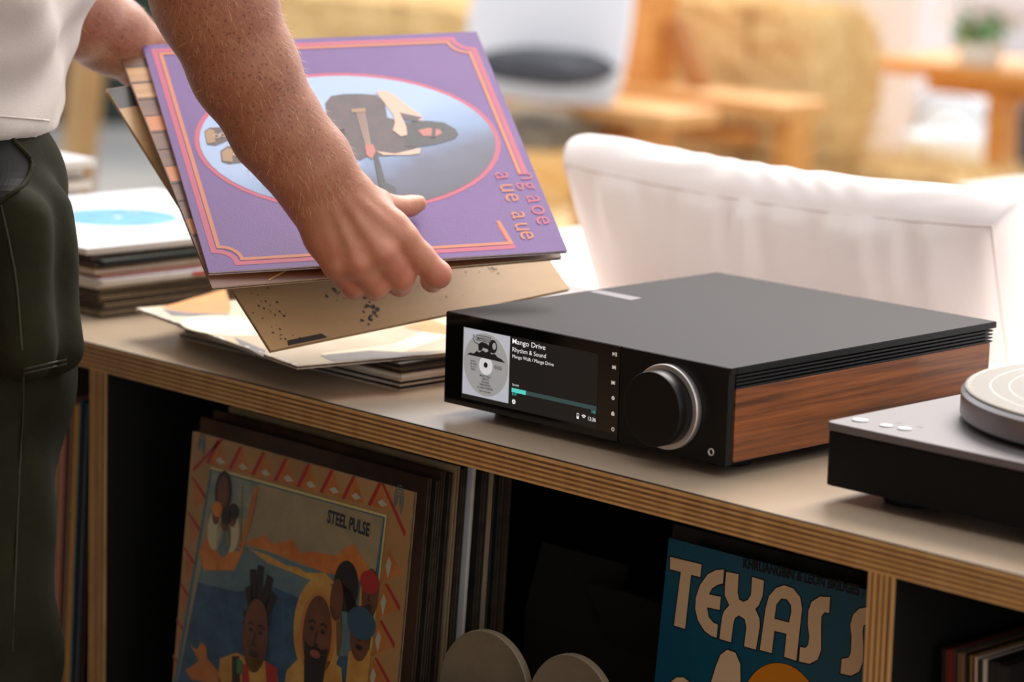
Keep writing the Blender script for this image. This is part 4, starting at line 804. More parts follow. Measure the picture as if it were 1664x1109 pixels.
# long table with flowers at the right
q = onz(1540, 106, -.16); lt_ = thing('long_table', 'long honey wooden table carrying white flowers in the yard', 'table', (q[0], q[1], GZ)); hl = -.16 - GZ
for k in range(3): wbox('top_plank', (-.26, .002 + k * .12, hl - .035), (1.3, .117 + k * .12, hl), honey, lt_)
lx = onplane(1612, 140, q + np.array([0, .06, 0]), (0, 1, 0))[0] - q[0]
for x in (lx, 1.15):
    for y in (.04, .25): wbox('leg', (x, y, 0), (x + .05, y + .07, hl - .035), honey, lt_)
wbox('apron', (-.1, .05, hl - .075), (1.25, .08, hl - .035), honey, lt_)
leafm = mat('leaf_green', (140, 186, 130), .6, rgb2=(96, 150, 96), nscale=20); petal = mat('petal_white', (250, 244, 246), .7); potm = mat('pale_pot', (226, 232, 230), .5)
fr = np.random.RandomState(2)
for k, (x, y, r, lab) in enumerate(((.02, .08, .11, 'white flowers in a pale pot at the left end of the long table'), (.17, .25, .12, 'white flowers in a pale pot, middle of the long table'), (.33, .09, .12, 'white flowers in a pale pot at the right edge of the photo'))):
    t = thing('flowering_plant', lab, 'flowers', (q[0] + x, q[1] + y + .02, -.16), group='white flowers on the long table')
    MB().lathe([(0, 0), (.05, 0), (.062, .05), (.066, .055), (.058, .055), (.054, .04), (0, .04)], (0, 0, .0005), 24).build('pot', potm, t)
    for nm, m_, n_, zc, rr_, sz_ in (('foliage', leafm, 200, .10, .08, .022), ('blossoms', petal, 420, .165, .13, .019)):
        hv, hf = [], []
        for i in range(n_):
            d = fr.normal(0, 1, 3); d /= np.linalg.norm(d); p = np.array([0, 0, zc]) + d * rr_ * fr.uniform(.4, 1) * np.array([1, 1, .75]); a = fr.normal(0, 1, 3); a /= np.linalg.norm(a); b3 = np.cross(a, d + .01); b3 /= np.linalg.norm(b3); s = sz_ * fr.uniform(.6, 1.2); o_ = len(hv)
            hv += [p - a * s, p + b3 * s * .5 + d * .003, p + a * s, p - b3 * s * .5 + d * .003]; hf += [(o_, o_ + 1, o_ + 2), (o_, o_ + 2, o_ + 3)]
        b_ = MB(); b_.add(hv, hf); tag(b_.build(nm, m_, t, fix=False), kind='stuff')
    for i in range(7): a = i * .9; MB().tube([(0, 0, .04), (.03 * math.cos(a), .03 * math.sin(a), .13), (.08 * math.cos(a), .08 * math.sin(a), .22)], .0025, 5).build('stem', leafm, t)
# white bucket chair and dark tub under the long table
q = onz(1548, 250, GZ); q = np.array([q[0] + .9, q[1] - .9, GZ])
wc = thing('bucket', 'white enamel bucket below the long table', 'bucket', tuple(at(1545, 262, 9.0)[:2]) + (GZ,)); enam = mat('enamel', (236, 240, 244), .35)
MB().lathe([(0, 0), (.09, 0), (.13, .24), (.137, .25), (.128, .25), (.086, .012), (0, .012)], (0, 0, 0), 32).build('bucket_body', enam, wc, smooth=True); MB().tube([(.13 * math.cos(R(a)), 0, .24 + .11 * math.sin(R(a))) for a in range(0, 181, 15)], .004, 6).build('bucket_handle', mat('wire', (90, 96, 100), .4, .6), wc)
wb = thing('watering_can', 'white round watering can above the bucket under the long table', 'can', tuple(at(1552, 205, 9.3)[:2]) + (GZ,))
MB().lathe([(0, 0), (.10, 0), (.11, .02), (.11, .30), (.09, .34), (.05, .345), (.045, .335), (.085, .33), (.1, .30), (.1, .01), (0, .01)], (0, 0, 0), 32).build('can_body', enam, wb, smooth=True); MB().tube([(.10, 0, .08), (.18, 0, .2), (.24, 0, .34)], [.02, .014, .012], 10).build('spout', enam, wb, smooth=True); MB().tube([(-.06 * math.cos(R(a)) - .08, 0, .2 + .12 * math.sin(R(a))) for a in range(-80, 81, 16)], .007, 6).build('handle', enam, wb)
dt = thing('dark_tub', 'dark blue storage tub under the long table', 'tub', tuple(at(1585, 215, 9.8)[:2]) + (GZ,)); nav = mat('navy_tub', (26, 38, 48), .5)
MB().box((-.22, -.15, 0), (.22, .15, .38)).build('tub_body', nav, dt, bevel=.02); MB().box((-.23, -.16, .38), (.23, .16, .40)).build('tub_lid', nav, dt, bevel=.008)
# posts and walls closing the yard
q = at(1458, 200, 9.4); pz = thing('square_pillar', 'pale pink white square pillar beyond the hay bales', 'pillar', (q[0], q[1], GZ)); pnk = mat('pillar_paint', (238, 226, 222), .8)
MB().box((-.10, -.06, 0), (.10, .10, 2.4)).build('shaft', pnk, pz); MB().box((-.112, -.072, 0), (.112, .112, .06)).build('plinth', pnk, pz)
q = at(120, 165, 8.6); wp_ = thing('wooden_post', 'tan wooden post leaning in front of the dark green wall', 'post', (q[0], q[1], GZ)); 
MB().box((-.035, -.035, 0), (.035, .035, 2.2), M=Matrix.Rotation(R(4), 4, 'Y') @ Matrix.Rotation(R(-3), 4, 'X')).build('post_body', mat('tan_post', (182, 146, 96), .7, rgb2=(160, 122, 76), nscale=8), wp_, bevel=.004)
MB().box((-.06, -.06, -.001), (.06, .06, .02)).build('foot_plate', mat('foot_plate', (120, 120, 118), .5, .5), wp_)
yaw_w = R(44.54); wq = onz(340, 192, GZ); 
def wall(name, px0, px1, py, m, h_, dd=0):
    a = onz(px0, py, GZ) ; b_ = onz(px1, py, GZ); n = (a - b_)[:2]; L_ = np.linalg.norm(n); M = frame((a[0], a[1], GZ), (b_[0] - a[0], b_[1] - a[1], 0), (-(b_[1] - a[1]), b_[0] - a[0], 0)); o = MB().box((0, 0, 0), (L_, .15, h_)).build(name, m); o.matrix_world = M; return tag(o, kind='structure')
wall('wall_back', -250, 640, 204, mat('dark_green_paint', (34, 52, 46), .8, rgb2=(28, 44, 42), nscale=4), 2.6)
wall('wall_back', 641, 2300, 150, mat('white_canvas', (236, 228, 226), .85, rgb2=(226, 216, 214), nscale=3), 2.4)
fl_ = mat('straw_litter', (222, 196, 150), .95, rgb2=(196, 166, 118), nscale=16, bump=.6, bscale=80)
a_, b1_, c1_, d1_ = onz(700, 470, GZ), onz(1750, 520, GZ), onz(1750, 215, GZ), onz(700, 215, GZ)
sl = MB().prism([tuple(v[:2]) for v in (a_, b1_, c1_, d1_)], GZ, GZ + .012); tag(sl.build('trim_1', fl_), kind='structure')

# ------------------------------------------------------------------ the person: one continuous skin grown from tapered limbs
def skin_mesh(prims, h, cuts=(), B=12, smooth=2, wobble=None):
    """prims (a, b, ra, rb, k): tapered limbs melted together with radius k; cuts: half spaces (point, normal) removed"""
    A = np.array([p[0] for p in prims], float); E_ = np.array([p[1] for p in prims], float); ra = np.array([p[2] for p in prims]); rb = np.array([p[3] for p in prims])
    def dist(P, i):
        ba = E_[i] - A[i]; pa = P - A[i]; t = np.clip(pa @ ba / (ba @ ba + 1e-12), 0, 1)
        d = pa - t[..., None] * ba; return np.sqrt((d * d).sum(-1)) - (ra[i] + (rb[i] - ra[i]) * t)
    pad = .02; rm = np.maximum(ra, rb)[:, None] + pad
    lo = np.minimum(A - rm, E_ - rm).min(0); hi = np.maximum(A + rm, E_ + rm).max(0)
    bs = B * h; nb = np.ceil((hi - lo) / bs).astype(int); g = np.stack(np.meshgrid(*[np.arange(n) for n in nb], indexing='ij'), -1).reshape(-1, 3)
    cen = lo + (g + .5) * bs; half = bs * .87; best = np.full(len(g), 9.); near = []; km = max(p[4] for p in prims)
    for i in range(len(prims)):
        d = dist(cen, i); near.append(d < half + .02 + 1.2 * km); best = np.minimum(best, d)
    act = (best < half + .012 + .4 * km) & (best > -half - .03 - .5 * km); idx = np.where(act)[0]; nA = len(idx)
    ar = np.arange(B + 1) * h; off = np.stack(np.meshgrid(ar, ar, ar, indexing='ij'), -1)
    org = lo + g[idx] * bs; D = np.full((nA, B + 1, B + 1, B + 1), .5)
    for i, p in enumerate(prims):
        sel = np.where(near[i][idx])[0]
        for c in range(0, len(sel), 400):
            q = sel[c:c + 400]; d = dist(org[q][:, None, None, None, :] + off, i); a = D[q]; k = p[4]
            hh = np.maximum(k - np.abs(a - d), 0) / k; D[q] = np.minimum(a, d) - hh * hh * k * .25
    for pt, n in cuts:
        n = np.array(n, float); n /= np.linalg.norm(n); pt = np.array(pt, float)
        D = np.maximum(D, (org[:, None, None, None, :] + off - pt) @ n)
    ins = D < 0; cnt = np.zeros((nA, B, B, B), np.int8)
    cor = [(x, y, z) for x in (0, 1) for y in (0, 1) for z in (0, 1)]
    for x, y, z in cor: cnt += ins[:, x:B + x, y:B + y, z:B + z]
    cb, ci, cj, ck = np.where((cnt > 0) & (cnt < 8))
    val = np.stack([D[cb, ci + x, cj + y, ck + z] for x, y, z in cor], 1); C3 = np.array(cor, float)
    s = np.zeros((len(cb), 3)); n = np.zeros(len(cb))
    for a in range(8):
        for b in range(a + 1, 8):
            if np.abs(C3[a] - C3[b]).sum() == 1:
                m = (val[:, a] < 0) != (val[:, b] < 0); t = np.where(m, val[:, a] / (val[:, a] - val[:, b] + 1e-20), 0)
                s += np.where(m[:, None], C3[a] + t[:, None] * (C3[b] - C3[a]), 0); n += m
    gi = g[idx][cb] * B + np.stack([ci, cj, ck], 1); V = lo + (gi + s / n[:, None]) * h
    NN = (nb * B + 2).astype(np.int64); key = lambda q: (q[:, 0] * NN[1] + q[:, 1]) * NN[2] + q[:, 2]
    K = key(gi); od = np.argsort(K); Ks = K[od]; quads = []
    for ax in range(3):
        u, v = (ax + 1) % 3, (ax + 2) % 3; e = [0, 0, 0]; e[ax] = 1
        a = ins[:, :B, :B, :B]; b = ins[:, e[0]:B + e[0], e[1]:B + e[1], e[2]:B + e[2]]
        eb, ei, ej, ek = np.where(a != b); base = g[idx][eb] * B + np.stack([ei, ej, ek], 1); flip = a[eb, ei, ej, ek]; Q = []; ok = np.ones(len(eb), bool)
        for du, dv in ((0, 0), (-1, 0), (-1, -1), (0, -1)):
            c = base.copy(); c[:, u] += du; c[:, v] += dv; kk = key(c); pos = np.clip(np.searchsorted(Ks, kk), 0, len(Ks) - 1); ok &= Ks[pos] == kk; Q.append(od[pos])
        Q = np.stack(Q, 1)[ok]; fl = flip[ok]; Q[~fl] = Q[~fl][:, ::-1]; quads.append(Q)
    F = np.concatenate(quads); e0 = np.concatenate([F[:, [0, 1]], F[:, [1, 2]], F[:, [2, 3]], F[:, [3, 0]]])
    if wobble: V = wobble(V)
    for _ in range(smooth):
        acc = np.stack([np.bincount(e0[:, 0], V[e0[:, 1], k], len(V)) for k in range(3)], 1); c = np.bincount(e0[:, 0], minlength=len(V))[:, None]
        V = V * .5 + .5 * acc / np.maximum(c, 1)
    return V, F
def to_object(name, V, F, m, parent):
    me = bpy.data.meshes.new(name); me.vertices.add(len(V)); me.vertices.foreach_set('co', V.astype(np.float32).ravel())
    me.loops.add(F.size); me.loops.foreach_set('vertex_index', F.astype(np.int32).ravel()); me.polygons.add(len(F))
    me.polygons.foreach_set('loop_start', np.arange(0, F.size, 4, dtype=np.int32)); me.update(calc_edges=True); me.validate()
    me.polygons.foreach_set('use_smooth', [True] * len(me.polygons)); me.materials.append(m)
    o = bpy.data.objects.new(name, me); C.objects.link(o); o.parent = parent; return o
person = thing('person', 'person in pale T-shirt and dark olive cargo trousers holding record sleeves in both hands', 'person')
base_px = at(-120, 300, 2.78)
skin = mat('skin', (186, 124, 92), .5, sss=.12)
N, L, b = nodes(skin)
tc = N.new('ShaderNodeTexCoord'); OB = tc.outputs['Object']
n1 = N.new('ShaderNodeTexNoise'); n1.inputs['Scale'].default_value = 38; n1.inputs['Detail'].default_value = 4; L.new(OB, n1.inputs['Vector'])
r1 = N.new('ShaderNodeValToRGB'); r1.color_ramp.elements[0].position = .3; r1.color_ramp.elements[1].position = .7; r1.color_ramp.elements[0].color = (*lin((172, 105, 76)), 1); r1.color_ramp.elements[1].color = (*lin((186, 126, 92)), 1); L.new(n1.outputs['Fac'], r1.inputs['Fac'])
# browner forearm: partly freckles, partly shade against the lit hand, put into colour
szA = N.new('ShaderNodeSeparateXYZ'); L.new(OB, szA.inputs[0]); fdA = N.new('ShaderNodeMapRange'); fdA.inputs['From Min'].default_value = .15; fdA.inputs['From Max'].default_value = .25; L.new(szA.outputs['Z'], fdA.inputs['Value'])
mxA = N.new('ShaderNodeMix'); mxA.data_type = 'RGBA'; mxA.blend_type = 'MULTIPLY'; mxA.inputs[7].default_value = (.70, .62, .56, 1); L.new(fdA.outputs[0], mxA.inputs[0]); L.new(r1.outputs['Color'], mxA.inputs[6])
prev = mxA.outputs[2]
cov = N.new('ShaderNodeTexNoise'); cov.inputs['Scale'].default_value = 22; L.new(OB, cov.inputs['Vector'])
for sc_v, th, cl, amt in ((420, .20, (112, 58, 34), .6), (250, .34, (82, 40, 24), .7)):
    vo = N.new('ShaderNodeTexVoronoi'); vo.inputs['Scale'].default_value = sc_v; L.new(OB, vo.inputs['Vector'])
    ad = N.new('ShaderNodeMath'); ad.operation = 'MULTIPLY_ADD'; ad.inputs[1].default_value = -.9; ad.inputs[2].default_value = .47 + th; L.new(cov.outputs['Fac'], ad.inputs[0])
    # per-cell chance, so that only some cells carry a freckle
    sp_ = N.new('ShaderNodeSeparateColor'); L.new(vo.outputs['Color'], sp_.inputs[0])
    mr_ = N.new('ShaderNodeMapRange'); mr_.inputs['From Min'].default_value = .38; mr_.inputs['From Max'].default_value = .12; L.new(vo.outputs['Distance'], mr_.inputs['Value'])
    gt = N.new('ShaderNodeMath'); gt.operation = 'GREATER_THAN'; L.new(sp_.outputs[0], gt.inputs[0]); L.new(ad.outputs[0], gt.inputs[1])
    mu = N.new('ShaderNodeMath'); mu.operation = 'MULTIPLY'; L.new(mr_.outputs[0], mu.inputs[0]); L.new(gt.outputs[0], mu.inputs[1])
    # freckles thin out towards the hand (world z below the wrist)
    sz = N.new('ShaderNodeSeparateXYZ'); L.new(OB, sz.inputs[0]); fd = N.new('ShaderNodeMapRange'); fd.inputs['From Min'].default_value = .17; fd.inputs['From Max'].default_value = .27; fd.inputs['To Min'].default_value = .08; L.new(sz.outputs['Z'], fd.inputs['Value'])
    m3 = N.new('ShaderNodeMath'); m3.operation = 'MULTIPLY'; L.new(mu.outputs[0], m3.inputs[0]); L.new(fd.outputs[0], m3.inputs[1])
    m4 = N.new('ShaderNodeMath'); m4.operation = 'MULTIPLY'; m4.inputs[1].default_value = amt; L.new(m3.outputs[0], m4.inputs[0])
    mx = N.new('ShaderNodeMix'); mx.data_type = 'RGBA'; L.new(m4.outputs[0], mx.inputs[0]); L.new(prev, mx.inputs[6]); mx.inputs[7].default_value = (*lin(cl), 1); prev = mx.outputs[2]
# redder knuckles and hand
fd2 = N.new('ShaderNodeMapRange'); fd2.inputs['From Min'].default_value = .165; fd2.inputs['From Max'].default_value = .12; fd2.inputs['To Max'].default_value = .45; L.new(sz.outputs['Z'], fd2.inputs['Value'])
n5 = N.new('ShaderNodeTexNoise'); n5.inputs['Scale'].default_value = 55; L.new(OB, n5.inputs['Vector']); m5 = N.new('ShaderNodeMath'); m5.operation = 'MULTIPLY'; L.new(fd2.outputs[0], m5.inputs[0]); L.new(n5.outputs['Fac'], m5.inputs[1])
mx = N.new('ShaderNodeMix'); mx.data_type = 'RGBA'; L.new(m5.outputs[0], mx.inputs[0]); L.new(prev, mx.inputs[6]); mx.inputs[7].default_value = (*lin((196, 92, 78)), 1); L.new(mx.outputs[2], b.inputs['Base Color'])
nb = N.new('ShaderNodeTexNoise'); nb.inputs['Scale'].default_value = 420; nb.inputs['Detail'].default_value = 3; L.new(OB, nb.inputs['Vector']); bu = N.new('ShaderNodeBump'); bu.inputs['Strength'].default_value = .22; bu.inputs['Distance'].default_value = .0012; L.new(nb.outputs['Fac'], bu.inputs['Height']); L.new(bu.outputs['Normal'], b.inputs['Normal'])
b.inputs['Sheen Weight'].default_value = .15

fdir = np.array([.35, .937, 0]); ldir = np.array([-.937, .35, 0]); Z = np.array([0, 0, 1.])
C0 = at(-212, 250, 2.80); C0[2] = .20
chest = C0 + fdir * .015; chest[2] = .56
shR = chest - ldir * .17 + np.array([0, 0, .10]); shL = chest + ldir * .17 + fdir * .03 + np.array([0, 0, .09])
elR = at(283, -150, 2.56); elL = at(-18, -70, 2.76)
P = []
def limb(pts, k):
    for (a, r0), (b_, r1_) in zip(pts[:-1], pts[1:]): P.append((np.array(a, float), np.array(b_, float), r0, r1_, k))
# trunk (under the clothes), neck and head
for s in (-1, 1):
    limb([(C0 + ldir * .075 * s - Z * .10, .10), (C0 + ldir * .07 * s + Z * .1, .098), (chest + ldir * .07 * s, .105), (chest + ldir * .06 * s + Z * .09, .085)], .04)
limb([(chest + Z * .12, .07), (chest + Z * .20 + fdir * .02, .057), (chest + Z * .26 + fdir * .035, .056)], .03)
hd = chest + Z * .36 + fdir * .065
limb([(hd + Z * .03 - fdir * .02, .088), (hd - Z * .02 + fdir * .01, .078)], .03); limb([(hd + fdir * .045 - Z * .03, .055), (hd + fdir * .055 - Z * .085, .036)], .03)
limb([(hd + fdir * .098 + Z * .005, .008), (hd + fdir * .118 - Z * .03, .011)], .012)
for s in (-1, 1): limb([(hd + ldir * .082 * s + Z * .015 - fdir * .01, .010), (hd + ldir * .086 * s - Z * .025 - fdir * .005, .009)], .006); limb([(hd + fdir * .088 + ldir * .032 * s + Z * .018, .012), (hd + fdir * .088 + ldir * .034 * s + Z * .017, .012)], .004)
limb([(hd + fdir * .097 - Z * .055 + ldir * .018, .006), (hd + fdir * .097 - Z * .055 - ldir * .018, .006)], .006)
# right arm, hanging in front of the camera
limb([(shR, .060), (elR + (shR - elR) * .45, .052), (elR, .044)], .02)
limb([(elR, .047), (at(348, -2, 2.60), .0480), (at(397, 112, 2.618), .0425), (at(452, 211, 2.635), .0372), (at(500, 272, 2.646), .0318)], .015)
W1, W2 = at(510, 328, 2.656), at(556, 306, 2.66)
limb([(at(486, 275, 2.645), .0255), (W1, .0215)], .02); limb([(at(520, 258, 2.648), .0245), (W2, .0185)], .02)
mI, mM, mR, mP = at(655, 388, 2.676), at(617, 409, 2.662), at(581, 427, 2.662), at(547, 430, 2.668)
limb([(W2, .0180), (mI, .0132)], .012); limb([(at(545, 315, 2.655), .0170), (mM, .0135)], .012); limb([(at(525, 325, 2.656), .0165), (mR, .0132)], .012); limb([(W1, .0195), (at(528, 384, 2.664), .0160), (mP, .0128)], .012)
limb([(at(600, 360, 2.682), .013), (at(560, 400, 2.684), .013)], .012)
# the thumb's web and thumb
tb, tm, ti, tt_ = at(578, 318, 2.676), at(612, 331, 2.712), at(647, 336, 2.744), at(679, 331, 2.7605)
limb([(tb, .0165), (tm, .0125)], .012); limb([(tm, .0118), (ti, .0093)], .006); limb([(ti, .0094), (at(666, 335, 2.756), .0092), (tt_, .0078)], .003)
limb([(at(640, 365, 2.68), .0095), (at(618, 340, 2.695), .010)], .014)
def finger(m, p, d, t, r, kk=.004):
    limb([(m, r[0]), ((m + p) / 2, r[1]), (p, r[2])], kk); limb([(p, r[2]), (d, r[3])], .004); limb([(d, r[3]), (t, r[4])], .004)
    P.append((p - (d - p) * .05, p + (p - m) * .02, r[2] * .98, r[2] * 1.0, .003))
finger(mI, at(711, 446, 2.690), at(703, 456, 2.724), at(694, 436, 2.752), (.0130, .0118, .0112, .0098, .0080))
finger(mM, at(651, 450, 2.686), at(650, 463, 2.720), at(642, 444, 2.750), (.0132, .0122, .0116, .0100, .0082))
finger(mR, at(611, 461, 2.684), at(610, 470, 2.714), at(603, 452, 2.744), (.0130, .0118, .0110, .0096, .0080))
finger(mP, at(574, 463, 2.684), at(575, 470, 2.708), at(572, 455, 2.734), (.0118, .0104, .0098, .0086, .0072))
# knuckles and tendons of the back of the hand
for m_, w_ in ((mI, at(575, 322, 2.655)), (mM, at(556, 322, 2.650)), (mR, at(538, 328, 2.650)), (mP, at(522, 338, 2.652))):
    v = (CL - m_); v /= np.linalg.norm(v); v2 = (CL - w_); v2 /= np.linalg.norm(v2)
    P.append((m_ + v * .0075, m_ + v * .0076, .0070, .0070, .006)); limb([(w_ + v2 * .0130, .0030), (m_ + v * .0105, .0026)], .006)
# left arm reaching behind the sleeves
limb([(shL, .058), (elL + (shL - elL) * .45, .050), (elL, .043)], .02)
wL = at(232, 92, 2.935)
limb([(elL, .045), (at(60, -22, 2.81), .0425), (at(118, 18, 2.86), .0385), (at(180, 56, 2.905), .0335), (wL, .0290)], .015)
kn = [at(292, 118 + 16 * i, 2.955 - .004 * i) for i in range(4)]
for i, k_ in enumerate(kn):
    limb([(wL + (k_ - kn[1]) * .5, .019), (k_, .0125)], .012)
    t1 = k_ + np.array([.0, .018, -.030]) + (kn[1] - wL) * .18; finger(k_, t1, t1 + np.array([.006, -.002, -.026]), t1 + np.array([.014, -.012, -.040]), (.012, .011, .0105, .009, .0078))
limb([(wL + np.array([.01, .0, .012]), .016), (at(285, 92, 2.94), .012), (at(318, 98, 2.945), .0095), (at(342, 104, 2.945), .008)], .008)
V, F = skin_mesh(P, .0022)
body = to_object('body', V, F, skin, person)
# nail of the thumb
ray_t = (CL - tt_) / np.linalg.norm(CL - tt_); tdir = (tt_ - ti) / np.linalg.norm(tt_ - ti); up_t = np.cross(tdir, ray_t); nn_ = ray_t * .35 + up_t * .94 if up_t[2] > 0 else ray_t * .35 - up_t * .94
side = np.cross(tdir, nn_); nm = MB(); vs = []
for i in range(6):
    for j in range(7):
        a = (j - 3) / 3 * 1.0; vs.append(tt_ + tdir * (-.0052 + .0118 * i / 5 * (1 - .12 * (abs(a) ** 2))) + (nn_ * math.cos(a * .95) + side * math.sin(a * .95)) * (.0083 - .00055 * (i / 5) ** 2))
nm.add(vs, [(i * 7 + j, i * 7 + j + 1, (i + 1) * 7 + j + 1, (i + 1) * 7 + j) for i in range(5) for j in range(6)])
nail = nm.build('thumbnail', mat('nail', (214, 156, 136), .3, coat=.3), person, smooth=True)
# fine blond hair on both forearms, far too many to count
rnd = np.random.RandomState(5); me = body.data; no = np.zeros(len(V) * 3); me.vertices.foreach_get('normal', no); no = no.reshape(-1, 3)
hv, hf = [], []
for e0_, e1_, cnt_ in ((elR, (W1 + W2) / 2, 2600), (elL, wL, 1300)):
    ax = e1_ - e0_; Lx = np.linalg.norm(ax); ax = ax / Lx; t = (V - e0_) @ ax; rad = np.linalg.norm((V - e0_) - t[:, None] * ax, axis=1)
    ids = np.where((t > .02) & (t < Lx - .002) & (rad < .06))[0]
    for i in rnd.choice(ids, cnt_):
        n_ = no[i]; d = ax * .8 + n_ * rnd.uniform(.25, .75) + rnd.normal(0, .25, 3); d /= np.linalg.norm(d); l = rnd.uniform(.004, .010); sd_ = np.cross(d, n_ + .01); sd_ /= np.linalg.norm(sd_) + 1e-9
        o_ = len(hv); p0 = V[i]; p1 = p0 + d * l * .6; p2 = p1 + (d * .8 + ax * .35) * l * .4; wv_ = .00006
        hv += [p0 - sd_ * wv_, p0 + sd_ * wv_, p1 + sd_ * wv_ * .8, p1 - sd_ * wv_ * .8, p2]; hf += [(o_, o_ + 1, o_ + 2, o_ + 3), (o_ + 3, o_ + 2, o_ + 4)]
hb = MB(); hb.add(hv, hf); tag(hb.build('arm_hair', mat('arm_hair', (226, 190, 140), .45), person, fix=False), kind='stuff')
# hair of the head and eyes, above the frame
hh = []
for s in (-1, 1): hh.append((hd + Z * .05 - fdir * .03 + ldir * .03 * s, hd - fdir * .05 + ldir * .03 * s - Z * .03, .075, .062, .02))
hh.append((hd + Z * .075 + fdir * .03, hd + Z * .08 - fdir * .04, .058, .062, .02))
Vh, Fh = skin_mesh(hh, .006, cuts=[(hd + fdir * .075, fdir)]); to_object('hair', Vh, Fh, mat('hair_auburn', (120, 72, 40), .6, rgb2=(84, 48, 28), nscale=60, bump=.5, bscale=160), person)
for s in (-1, 1): MB().lathe([(0, -.011), (.006, -.009), (.0105, 0), (.006, .009), (0, .011)], hd + fdir * .086 + ldir * .032 * s + Z * .012, 16).build('eye', mat('eye', (70, 60, 50), .2), person, smooth=True)
# T-shirt
Ts = []
def tl_(pts, k):
    for (a, r0), (b_, r1_) in zip(pts[:-1], pts[1:]): Ts.append((np.array(a, float), np.array(b_, float), r0, r1_, k))
hemF = at(-50, 190, 2.76)
for s in (-1, 0, 1):
    tl_([(C0 + ldir * .075 * s - Z * .06, .128 if s else .132), (C0 + ldir * .075 * s + Z * .06, .130), (chest + ldir * .075 * s - Z * .05 - fdir * .01, .126), (chest + ldir * .07 * s + Z * .08, .092)], .05)
tl_([(shR, .078), (elR + (shR - elR) * .42, .080)], .04); tl_([(shL, .078), (elL + (shL - elL) * .3, .076), (at(14, -44, 2.785), .064), (at(52, -20, 2.81), .058)], .04)
tl_([(C0 + fdir * .108 - ldir * .035 + Z * .055, .034), (C0 + fdir * .102 + ldir * .09 + Z * .06, .034)], .04)
def fold(V):
    q = V - C0; a = np.arctan2(q @ ldir, q @ fdir); z = q[:, 2]
    amt = .0045 * np.sin(a * 5 + z * 38 + 1.2) * np.clip((z + .08) * 6, 0, 1) + .003 * np.sin(a * 3 - z * 60) + .0022 * np.sin(z * 120 + 3 * np.sin(a * 4))
    n = q - Z * z[:, None]; n /= np.linalg.norm(n, axis=1)[:, None] + 1e-9; lowz = np.clip(1 - (V[:, 2] - .45) / .2, 0, 1); return V + n * (amt * lowz)[:, None]
hem = at(95, 216, 2.74); elcut = at(100, 14, 2.846); axL = (wL - elL) / np.linalg.norm(wL - elL)
axR = (elR - shR) / np.linalg.norm(elR - shR); rc = elR + (shR - elR) * .42
cuts = [(hem, -Z + fdir * -.05)]
shirtm = mat('tshirt', (196, 184, 174), .85, sheen=.2, bump=.25, bscale=900)
Vs, Fs = skin_mesh(Ts, .005, cuts=cuts, wobble=fold, smooth=2)
shirt = to_object('t_shirt', Vs, Fs, shirtm, person)
# stitched hem line
# trousers
Tr = []
def tr_(pts, k):
    for (a, r0), (b_, r1_) in zip(pts[:-1], pts[1:]): Tr.append((np.array(a, float), np.array(b_, float), r0, r1_, k))
hipR, hipL = at(-88, 330, 2.70), at(-88, 330, 2.70) + ldir * .19
kneeR = at(-70, 860, 2.70); kneeR[2] = -.23; kneeL = kneeR + ldir * .20 - fdir * .02
ankR = kneeR - fdir * .06 - Z * .40; ankL = kneeL - fdir * .03 - Z * .40
for s in (-1, 0, 1): tr_([(C0 + ldir * .07 * s + Z * .03, .115), (C0 + ldir * .075 * s - Z * .12, .118)], .05)
for hp, kn_, an in ((hipR, kneeR, ankR), (hipL, kneeL, ankL)):
    tr_([(hp - Z * .01, .104), (hp - Z * .12, .103)], .04); tr_([(hp - Z * .12, .103), (kn_, .080)], .03); tr_([(kn_, .080), (an, .072)], .03)
# cargo pocket standing off the front of the right thigh
for dx in (0, .035): tr_([(at(78, 345, 2.665) - fdir * dx - ldir * dx, .026), (at(84, 560, 2.655) - fdir * dx - ldir * dx, .024)], .018)
def crease(V):
    q = V - hipR; a = np.arctan2(q @ ldir, q @ fdir); n = q - Z * q[:, 2:3]; n /= np.linalg.norm(n, axis=1)[:, None] + 1e-9
    amt = .0028 * np.sin(a * 6 + 2) * np.clip(1 - abs(q[:, 2] + .1) * 2.5, 0, 1) + .0022 * np.sin(q[:, 2] * 55 + a * 4) + .003 * np.sin(q[:, 2] * 26 + a * 2); return V + n * amt[:, None]
olive = mat('olive_twill', (38, 36, 19), .92, spec=.15, rgb2=(28, 27, 14), nscale=24, bump=.25, bscale=1100)
Vt, Ft = skin_mesh(Tr, .0055, cuts=[(np.array([0, 0, hem[2] + .014]), Z)], wobble=crease, smooth=2)
trousers = to_object('trousers', Vt, Ft, olive, person)
from mathutils.bvhtree import BVHTree
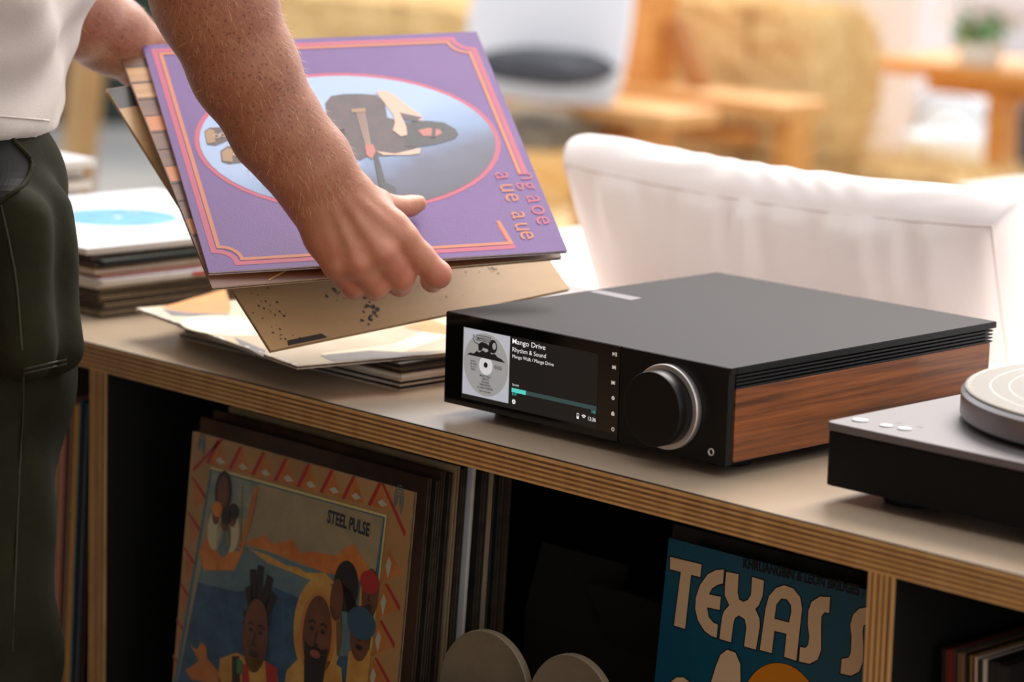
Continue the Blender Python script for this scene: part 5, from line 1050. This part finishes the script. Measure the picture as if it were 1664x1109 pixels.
def on_cloth(V, F, pts, off=.0012):
    bv = BVHTree.FromPolygons([tuple(v) for v in V], [tuple(f) for f in F]); out = []
    for x, y in pts:
        d = Vector(ray(x, y)).normalized(); h = bv.ray_cast(Vector(CL), d)
        if h[0] is not None: out.append(h[0] + h[1] * off * (1 if h[1].dot(d) < 0 else -1))
    return out
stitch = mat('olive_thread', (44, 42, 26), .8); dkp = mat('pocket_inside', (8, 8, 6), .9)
pc_ = [(18, 226), (24, 234), (36, 246), (46, 258), (50, 267), (48, 280), (44, 291), (36, 303), (28, 311), (12, 321), (2, 329), (-14, 334)]
q = on_cloth(Vt, Ft, pc_); MB().tube(q, .0022, 8).build('pocket_edge', olive, person, smooth=True)
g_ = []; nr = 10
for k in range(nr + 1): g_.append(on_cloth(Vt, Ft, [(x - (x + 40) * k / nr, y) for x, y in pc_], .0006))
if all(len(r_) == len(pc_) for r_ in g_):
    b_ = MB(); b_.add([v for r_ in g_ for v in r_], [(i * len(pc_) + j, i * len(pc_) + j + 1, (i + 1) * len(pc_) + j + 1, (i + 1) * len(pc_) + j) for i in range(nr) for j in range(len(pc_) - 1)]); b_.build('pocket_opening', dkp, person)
for nm_, pts in (('side_seam', [(2, 334), (7, 355), (12, 378), (18, 408), (24, 438), (29, 478), (32, 517), (36, 566), (38, 612), (36, 680), (32, 760), (28, 850), (24, 950), (20, 1060)]), ('pocket_stitch', [(38 + 7 * k, 600 - 1.6 * k) for k in range(11)]), ('pocket_stitch', [(38 + 7 * k, 607 - 1.6 * k) for k in range(11)])):
    q = on_cloth(Vt, Ft, pts, .0003)
    if len(q) > 2: MB().tube(q, .0011, 6).build(nm_, stitch, person, smooth=True)
q = on_cloth(Vs, Fs, [(-40 + 12 * k, 186 + 1.0 * k) for k in range(11)], .0001)
if len(q) > 2: MB().tube(q, .0010, 6).build('hem_stitch', shirtm, person, smooth=True)
for an in (ankR, ankL):
    sh_ = [(an - Z * .02, an + fdir * .13 - Z * .035, .040, .034, .02), (an - fdir * .03 - Z * .03, an + fdir * .06 - Z * .03, .038, .04, .02)]
    fl_ = an.copy(); fl_[2] = -.6975; Vq, Fq = skin_mesh(sh_, .006, cuts=[(fl_, -Z)]); to_object('shoe', Vq, Fq, mat('shoe', (60, 52, 46), .6), person)
